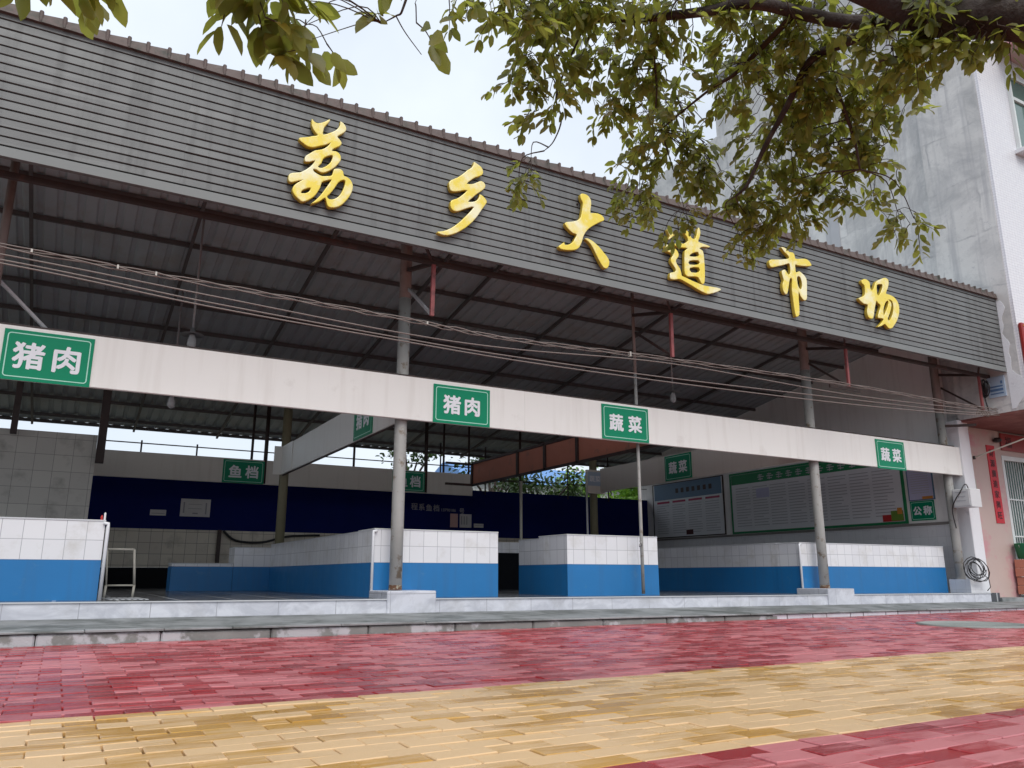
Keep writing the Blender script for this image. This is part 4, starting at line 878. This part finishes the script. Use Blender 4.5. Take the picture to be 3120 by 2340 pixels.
CLUSTERS = [(1.2, 2.35, 2.4, 0.156, 0.085, 0.3, 7),
 (1.41, 2.35, 2.44, 0.175, 0.117, 0.4, 12),
 (1.65, 2.37, 2.57, 0.185, 0.108, 0.4, 12),
 (1.88, 2.3, 2.63, 0.19, 0.095, 0.4, 10),
 (2.14, 2.22, 2.65, 0.179, 0.114, 0.4, 10),
 (2.37, 2.0, 2.62, 0.211, 0.114, 0.4, 10),
 (2.61, 1.91, 2.61, 0.2, 0.15, 0.4, 12),
 (2.55, 1.34, 2.25, 0.233, 0.058, 0.3, 5),
 (1.59, 2.53, 2.44, 0.139, 0.123, 0.4, 9),
 (1.54, 2.62, 2.37, 0.077, 0.093, 0.3, 5),
 (1.72, 2.66, 2.36, 0.079, 0.095, 0.3, 4),
 (1.83, 2.58, 2.54, 0.114, 0.114, 0.4, 6),
 (1.65, 2.75, 2.31, 0.071, 0.111, 0.2, 3),
 (1.99, 2.53, 2.63, 0.133, 0.117, 0.4, 7),
 (2.17, 2.58, 2.59, 0.137, 0.137, 0.4, 8),
 (2.14, 2.7, 2.49, 0.103, 0.085, 0.3, 4),
 (2.09, 2.76, 2.45, 0.137, 0.068, 0.3, 3),
 (2.16, 2.37, 2.65, 0.117, 0.1, 0.3, 5),
 (2.31, 2.46, 2.6, 0.085, 0.103, 0.3, 3),
 (2.3, 2.2, 2.68, 0.117, 0.1, 0.4, 5),
 (2.33, 2.66, 2.53, 0.158, 0.123, 0.4, 8),
 (2.47, 2.88, 2.48, 0.165, 0.147, 0.4, 10),
 (2.54, 3.06, 2.38, 0.141, 0.15, 0.3, 9),
 (2.58, 3.12, 2.24, 0.113, 0.103, 0.3, 6),
 (2.57, 2.77, 2.51, 0.147, 0.147, 0.4, 9),
 (2.66, 2.8, 2.36, 0.128, 0.11, 0.3, 5),
 (2.52, 2.23, 2.6, 0.188, 0.137, 0.4, 12),
 (2.67, 2.12, 2.53, 0.188, 0.154, 0.4, 14),
 (2.61, 2.39, 2.52, 0.158, 0.14, 0.4, 10),
 (2.84, 2.33, 2.5, 0.197, 0.161, 0.5, 14),
 (2.8, 2.03, 2.47, 0.154, 0.137, 0.4, 10),
 (2.97, 2.23, 2.43, 0.197, 0.179, 0.5, 14),
 (3.07, 2.09, 2.42, 0.161, 0.143, 0.4, 9),
 (3.13, 1.99, 2.44, 0.108, 0.108, 0.3, 4),
 (2.94, 2.5, 2.38, 0.165, 0.147, 0.4, 10),
 (3.07, 2.39, 2.31, 0.165, 0.147, 0.4, 10),
 (3.18, 2.24, 2.32, 0.165, 0.147, 0.4, 9),
 (3.26, 2.14, 2.29, 0.092, 0.128, 0.3, 4),
 (3.05, 2.64, 2.26, 0.15, 0.131, 0.4, 9),
 (3.16, 2.54, 2.2, 0.131, 0.131, 0.4, 8),
 (3.27, 2.39, 2.22, 0.131, 0.094, 0.3, 4),
 (2.97, 2.81, 2.14, 0.15, 0.103, 0.3, 9),
 (3.11, 2.71, 2.07, 0.15, 0.103, 0.3, 8),
 (2.88, 2.83, 2.24, 0.094, 0.056, 0.2, 1),
 (3.02, 2.87, 1.96, 0.047, 0.113, 0.15, 2),
 (3.22, 2.59, 2.05, 0.075, 0.094, 0.2, 3),
 (3.34, 2.4, 2.09, 0.094, 0.066, 0.2, 3),
 (3.41, 2.31, 2.07, 0.075, 0.056, 0.2, 2),
 (3.51, 2.25, 1.96, 0.094, 0.066, 0.2, 3),
 (2.82, 2.82, 2.34, 0.113, 0.075, 0.3, 4),
 (2.74, 2.8, 2.27, 0.11, 0.073, 0.2, 3),
 (2.78, 3.01, 2.12, 0.103, 0.066, 0.2, 3),
 (2.03, 3.4, 2.4, 0.103, 0.075, 0.2, 3),
 (1.99, 3.47, 2.32, 0.075, 0.047, 0.2, 2),
 (2.57, 1.54, 2.25, 0.18, 0.105, 0.3, 7),
 (2.67, 1.45, 2.19, 0.165, 0.09, 0.3, 7),
 (2.66, 1.35, 2.09, 0.088, 0.058, 0.2, 4),
 (2.7, 1.27, 2.09, 0.102, 0.073, 0.2, 4),
 (2.69, 1.51, 2.11, 0.09, 0.06, 0.2, 3),
 (2.67, 1.64, 2.22, 0.077, 0.062, 0.2, 3),
 (2.64, 1.72, 2.39, 0.127, 0.095, 0.3, 7),
 (3.21, 1.93, 2.38, 0.072, 0.108, 0.2, 2),
 (3.33, 2.18, 2.14, 0.092, 0.092, 0.2, 2),
 (3.56, 2.2, 1.92, 0.066, 0.056, 0.15, 1),
 (3.06, 2.79, 2.02, 0.094, 0.056, 0.2, 1)]
NEAR = [(-0.1, 1.64, 1.39, 0.075, 0.038, 0.15, 5),
 (-0.04, 1.69, 1.42, 0.068, 0.051, 0.15, 5),
 (-0.12, 1.66, 1.36, 0.042, 0.033, 0.1, 2),
 (0.22, 1.57, 1.47, 0.067, 0.033, 0.15, 4),
 (0.3, 1.59, 1.51, 0.077, 0.034, 0.15, 3),
 (0.23, 1.61, 1.43, 0.058, 0.05, 0.15, 4),
 (0.3, 1.63, 1.47, 0.06, 0.051, 0.15, 4),
 (0.33, 1.66, 1.42, 0.051, 0.043, 0.1, 3),
 (0.37, 1.68, 1.47, 0.061, 0.044, 0.1, 3),
 (0.39, 1.69, 1.45, 0.035, 0.035, 0.1, 1),
 (0.55, 1.66, 1.6, 0.037, 0.046, 0.1, 1),
 (0.63, 1.63, 1.6, 0.041, 0.041, 0.1, 1),
 (0.57, 1.59, 1.67, 0.073, 0.014, 0.1, 1),
 (1.09, 2.26, 2.24, 0.08, 0.053, 0.2, 4),
 (0.71, 1.29, 1.46, 0.02, 0.024, 0.1, 1)]
tree = thing('shade_tree', (3.75, .25, -.31), 'leafy shade tree whose dark limb and hanging twigs fill the upper right', 'tree')
MB().tube(spline([(3.75, .25, -.4), (3.73, .27, .3), (3.66, .36, .95), (3.45, .55, 1.5), (3.15, .87, 1.95), (2.8, 1.19, 2.18), (2.62, 1.43, 2.28), (2.48, 1.53, 2.37), (2.35, 1.62, 2.45)], 5),
          [.17-.0035*i for i in range(41)], 12).build('trunk', 'bark', tree)
def limb(pts, r0, r1, n=7, k=5):
    P_ = spline(pts, k); return MB().tube(P_, [r0+(r1-r0)*i/(len(P_)-1) for i in range(len(P_))], n)
B_ = [([(2.7, 1.35, 2.25), (2.6, 1.78, 2.5), (2.3, 1.99, 2.62), (2.16, 2.14, 2.63), (1.95, 2.32, 2.64), (1.77, 2.44, 2.65), (1.5, 2.55, 2.68)], .034, .01),
      ([(2.85, 1.15, 2.16), (2.91, 1.59, 2.5), (2.8, 1.74, 2.52), (2.71, 1.9, 2.51), (2.65, 2.02, 2.48), (2.65, 2.16, 2.34), (2.64, 2.3, 2.2), (2.63, 2.41, 2.06), (2.61, 2.47, 2.02)], .03, .005),
      ([(2.72, 1.32, 2.2), (2.68, 1.43, 2.2), (2.64, 1.49, 2.2), (2.55, 1.63, 2.2)], .017, .004),
      ([(2.45, 1.9, 2.58), (2.53, 2.22, 2.6), (2.49, 2.32, 2.54), (2.43, 2.42, 2.5), (2.45, 2.8, 2.5)], .015, .004),
      ([(2.85, 1.65, 2.5), (2.79, 2.06, 2.62), (2.93, 2.09, 2.43), (3.03, 2.11, 2.26), (3.09, 2.14, 2.13)], .018, .004),
      ([(2.1, 2.2, 2.64), (2.07, 2.37, 2.73), (2.12, 2.44, 2.62), (2.18, 2.5, 2.49), (2.21, 2.55, 2.41)], .011, .003),
      ([(2.35, 1.62, 2.45), (1.6, 1.5, 2.52), (.9, 1.5, 2.3), (.3, 1.5, 2.0), (-.15, 1.55, 1.8)], .028, .008),
      ([(2.35, 1.62, 2.45), (2.05, 1.8, 3.0), (1.75, 2.1, 3.5), (1.5, 2.4, 3.9)], .028, .006),
      ([(3.3, .7, 1.75), (4.2, 1.0, 2.5), (4.9, 1.2, 3.3), (5.3, 1.3, 3.9)], .08, .008),
      ([(1.76, 2.46, 2.65), (1.76, 2.71, 2.44), (1.81, 2.75, 2.34), (1.81, 2.82, 2.26), (1.78, 2.86, 2.22)], .006, .002),
      ([(.6, 1.5, 2.15), (.6, 1.58, 1.75), (.59, 1.61, 1.64), (.58, 1.63, 1.63), (.55, 1.65, 1.61)], .005, .0012),
      ([(.58, 1.63, 1.63), (.61, 1.64, 1.6), (.66, 1.65, 1.56)], .0018, .001)]
BP = []
for pts, r0, r1 in B_:
    limb(pts, r0, r1).build('limb', 'bark' if r0 > .02 else 'twig', tree); BP += [Vector(p_) for p_ in spline(pts, 4)]
q = random.Random(31); Lf = MB(); Tw = MB()
def cluster(cx, cy, cz, rx, rz_, rd, n, L, nl, ll, vd):
    c = Vector((cx, cy, cz + (0 if vd else .045))); hd = Vector((cx, cy, cz-.26)).normalized(); side = Vector((hd.y, -hd.x, 0)).normalized(); upv = side.cross(hd)
    base = min(BP, key=lambda b_: (b_ - c - Vector((0, 0, .15))).length)
    hub = c + Vector((0, 0, rz_*.9)); mid = (base+hub)/2 + Vector((q.uniform(-.05, .05), q.uniform(-.05, .05), .05))
    if (base-hub).length > .08: Tw.tube(spline([tuple(base), tuple(mid), tuple(hub)], 4), [(.002 if vd else .004)*(1-.07*i) for i in range(9)], 5, False)
    for i in range(n):
        while True:
            a, b_, e = (q.uniform(-1, 1) for _ in range(3))
            if a*a+b_*b_+e*e < 1: break
        o = c + side*a*rx + upv*(b_*rz_ + L*.18) + hd*e*rd*.5
        Tw.tube(spline([tuple(hub), tuple((hub+o)/2+Vector((0, 0, .02))), tuple(o)], 3), .0016, 4, False)
        spray(q, Lf, Tw, o, L*q.uniform(.7, 1.2), nl, ll)
for cl_ in CLUSTERS: cluster(*cl_[:6], round(cl_[6]*1.9), .12, 8, .056, 0)
for cl_ in NEAR: cluster(cl_[0]-(.075 if cl_[0] < .1 else 0), cl_[1], cl_[2]+(.085 if cl_[0] < .1 else .05), *cl_[3:], .06, 4, .072, 1)
for hub_, nn in (((1.5, 2.4, 3.9), 26), ((1.75, 2.1, 3.6), 20), ((5.3, 1.3, 3.8), 40), ((4.9, 1.2, 3.4), 30), ((.9, 1.5, 2.45), 8)):
    for j in range(nn): spray(q, Lf, Tw, (hub_[0]+q.gauss(0, .22), hub_[1]+q.gauss(0, .2), hub_[2]+q.gauss(.1, .12)), .18, 8, .06)
for i in range(16):      # the rest of the crown, above the picture
    c = (q.uniform(4.3, 6.0), q.uniform(-.3, 1.3), q.uniform(2.9, 4.2)); 
    for j in range(6): spray(q, Lf, Tw, (c[0]+q.gauss(0, .2), c[1]+q.gauss(0, .2), c[2]+q.gauss(0, .15)), .18, 8, .075)
Lf.build('foliage', 'leaf', tree); Tw.build('twigs', 'twig', tree)

# ------------------------------------------------------------------ trees and a house behind the market
def back_tree(x, y, h, r, label, m, seed, n=1500, ls=.16):
    t = thing('tree', (x, y, -.55), label, 'tree', 'trees behind the market'); q = random.Random(seed)
    MB().tube([(x, y, -.6), (x+.1, y, h*.35), (x-.05, y, h*.7)], [.16, .12, .06], 8).build('trunk', 'bark', t)
    bl = []
    lb = MB()
    for k in range(9):
        a = q.uniform(0, 6.28); e = Vector((x+math.cos(a)*r*q.uniform(.3, .85), y+math.sin(a)*r*.6, h*q.uniform(.45, 1.0))); bl.append((e, r*q.uniform(.3, .5)))
        lb.tube([(x, y, h*.4), (x*.5+e.x*.5, y*.5+e.y*.5, e.z*.85), tuple(e)], [.06, .04, .015], 5)
    lb.build('limb', 'bark', t)
    mb = MB()
    for k in range(n):
        c, rr = bl[k % len(bl)]; v = Vector((q.gauss(0, 1), q.gauss(0, 1), q.gauss(0, .8))).normalized()*rr*q.uniform(.2, 1.1)
        d = Vector((q.gauss(0, 1), q.gauss(0, 1), q.uniform(-1.2, .3)))
        mb.add(*leaf(q, c+v, d, Vector((q.gauss(0, .6), q.gauss(0, .6), 1)), ls*q.uniform(.7, 1.3), ls*.55), True)
    mb.build('crown', m, t); return t
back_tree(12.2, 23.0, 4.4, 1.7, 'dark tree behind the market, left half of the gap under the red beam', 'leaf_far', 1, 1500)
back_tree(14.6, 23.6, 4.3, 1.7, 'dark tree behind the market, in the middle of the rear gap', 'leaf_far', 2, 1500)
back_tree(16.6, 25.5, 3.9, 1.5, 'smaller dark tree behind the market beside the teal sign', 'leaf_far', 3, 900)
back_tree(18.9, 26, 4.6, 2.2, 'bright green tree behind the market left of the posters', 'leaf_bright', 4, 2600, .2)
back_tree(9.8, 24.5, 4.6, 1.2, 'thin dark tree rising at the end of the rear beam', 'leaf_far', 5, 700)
t = thing('distant_house', (20.5, 34, -.55), 'low distant house with a bright blue roof behind the trees', 'house')
MB().box(17, 27, 34, 40, -.6, 4.7).build('wall', 'house_wall', t)
MB().add([(16.7, 33.6, 4.7), (27.3, 33.6, 4.7), (27.3, 40.4, 4.7), (16.7, 40.4, 4.7), (16.7, 37, 6.0), (27.3, 37, 6.0)], [(0, 1, 5, 4), (3, 4, 5, 2), (0, 4, 3), (1, 2, 5), (0, 3, 2, 1)]).build('roof', 'roof_blue', t)
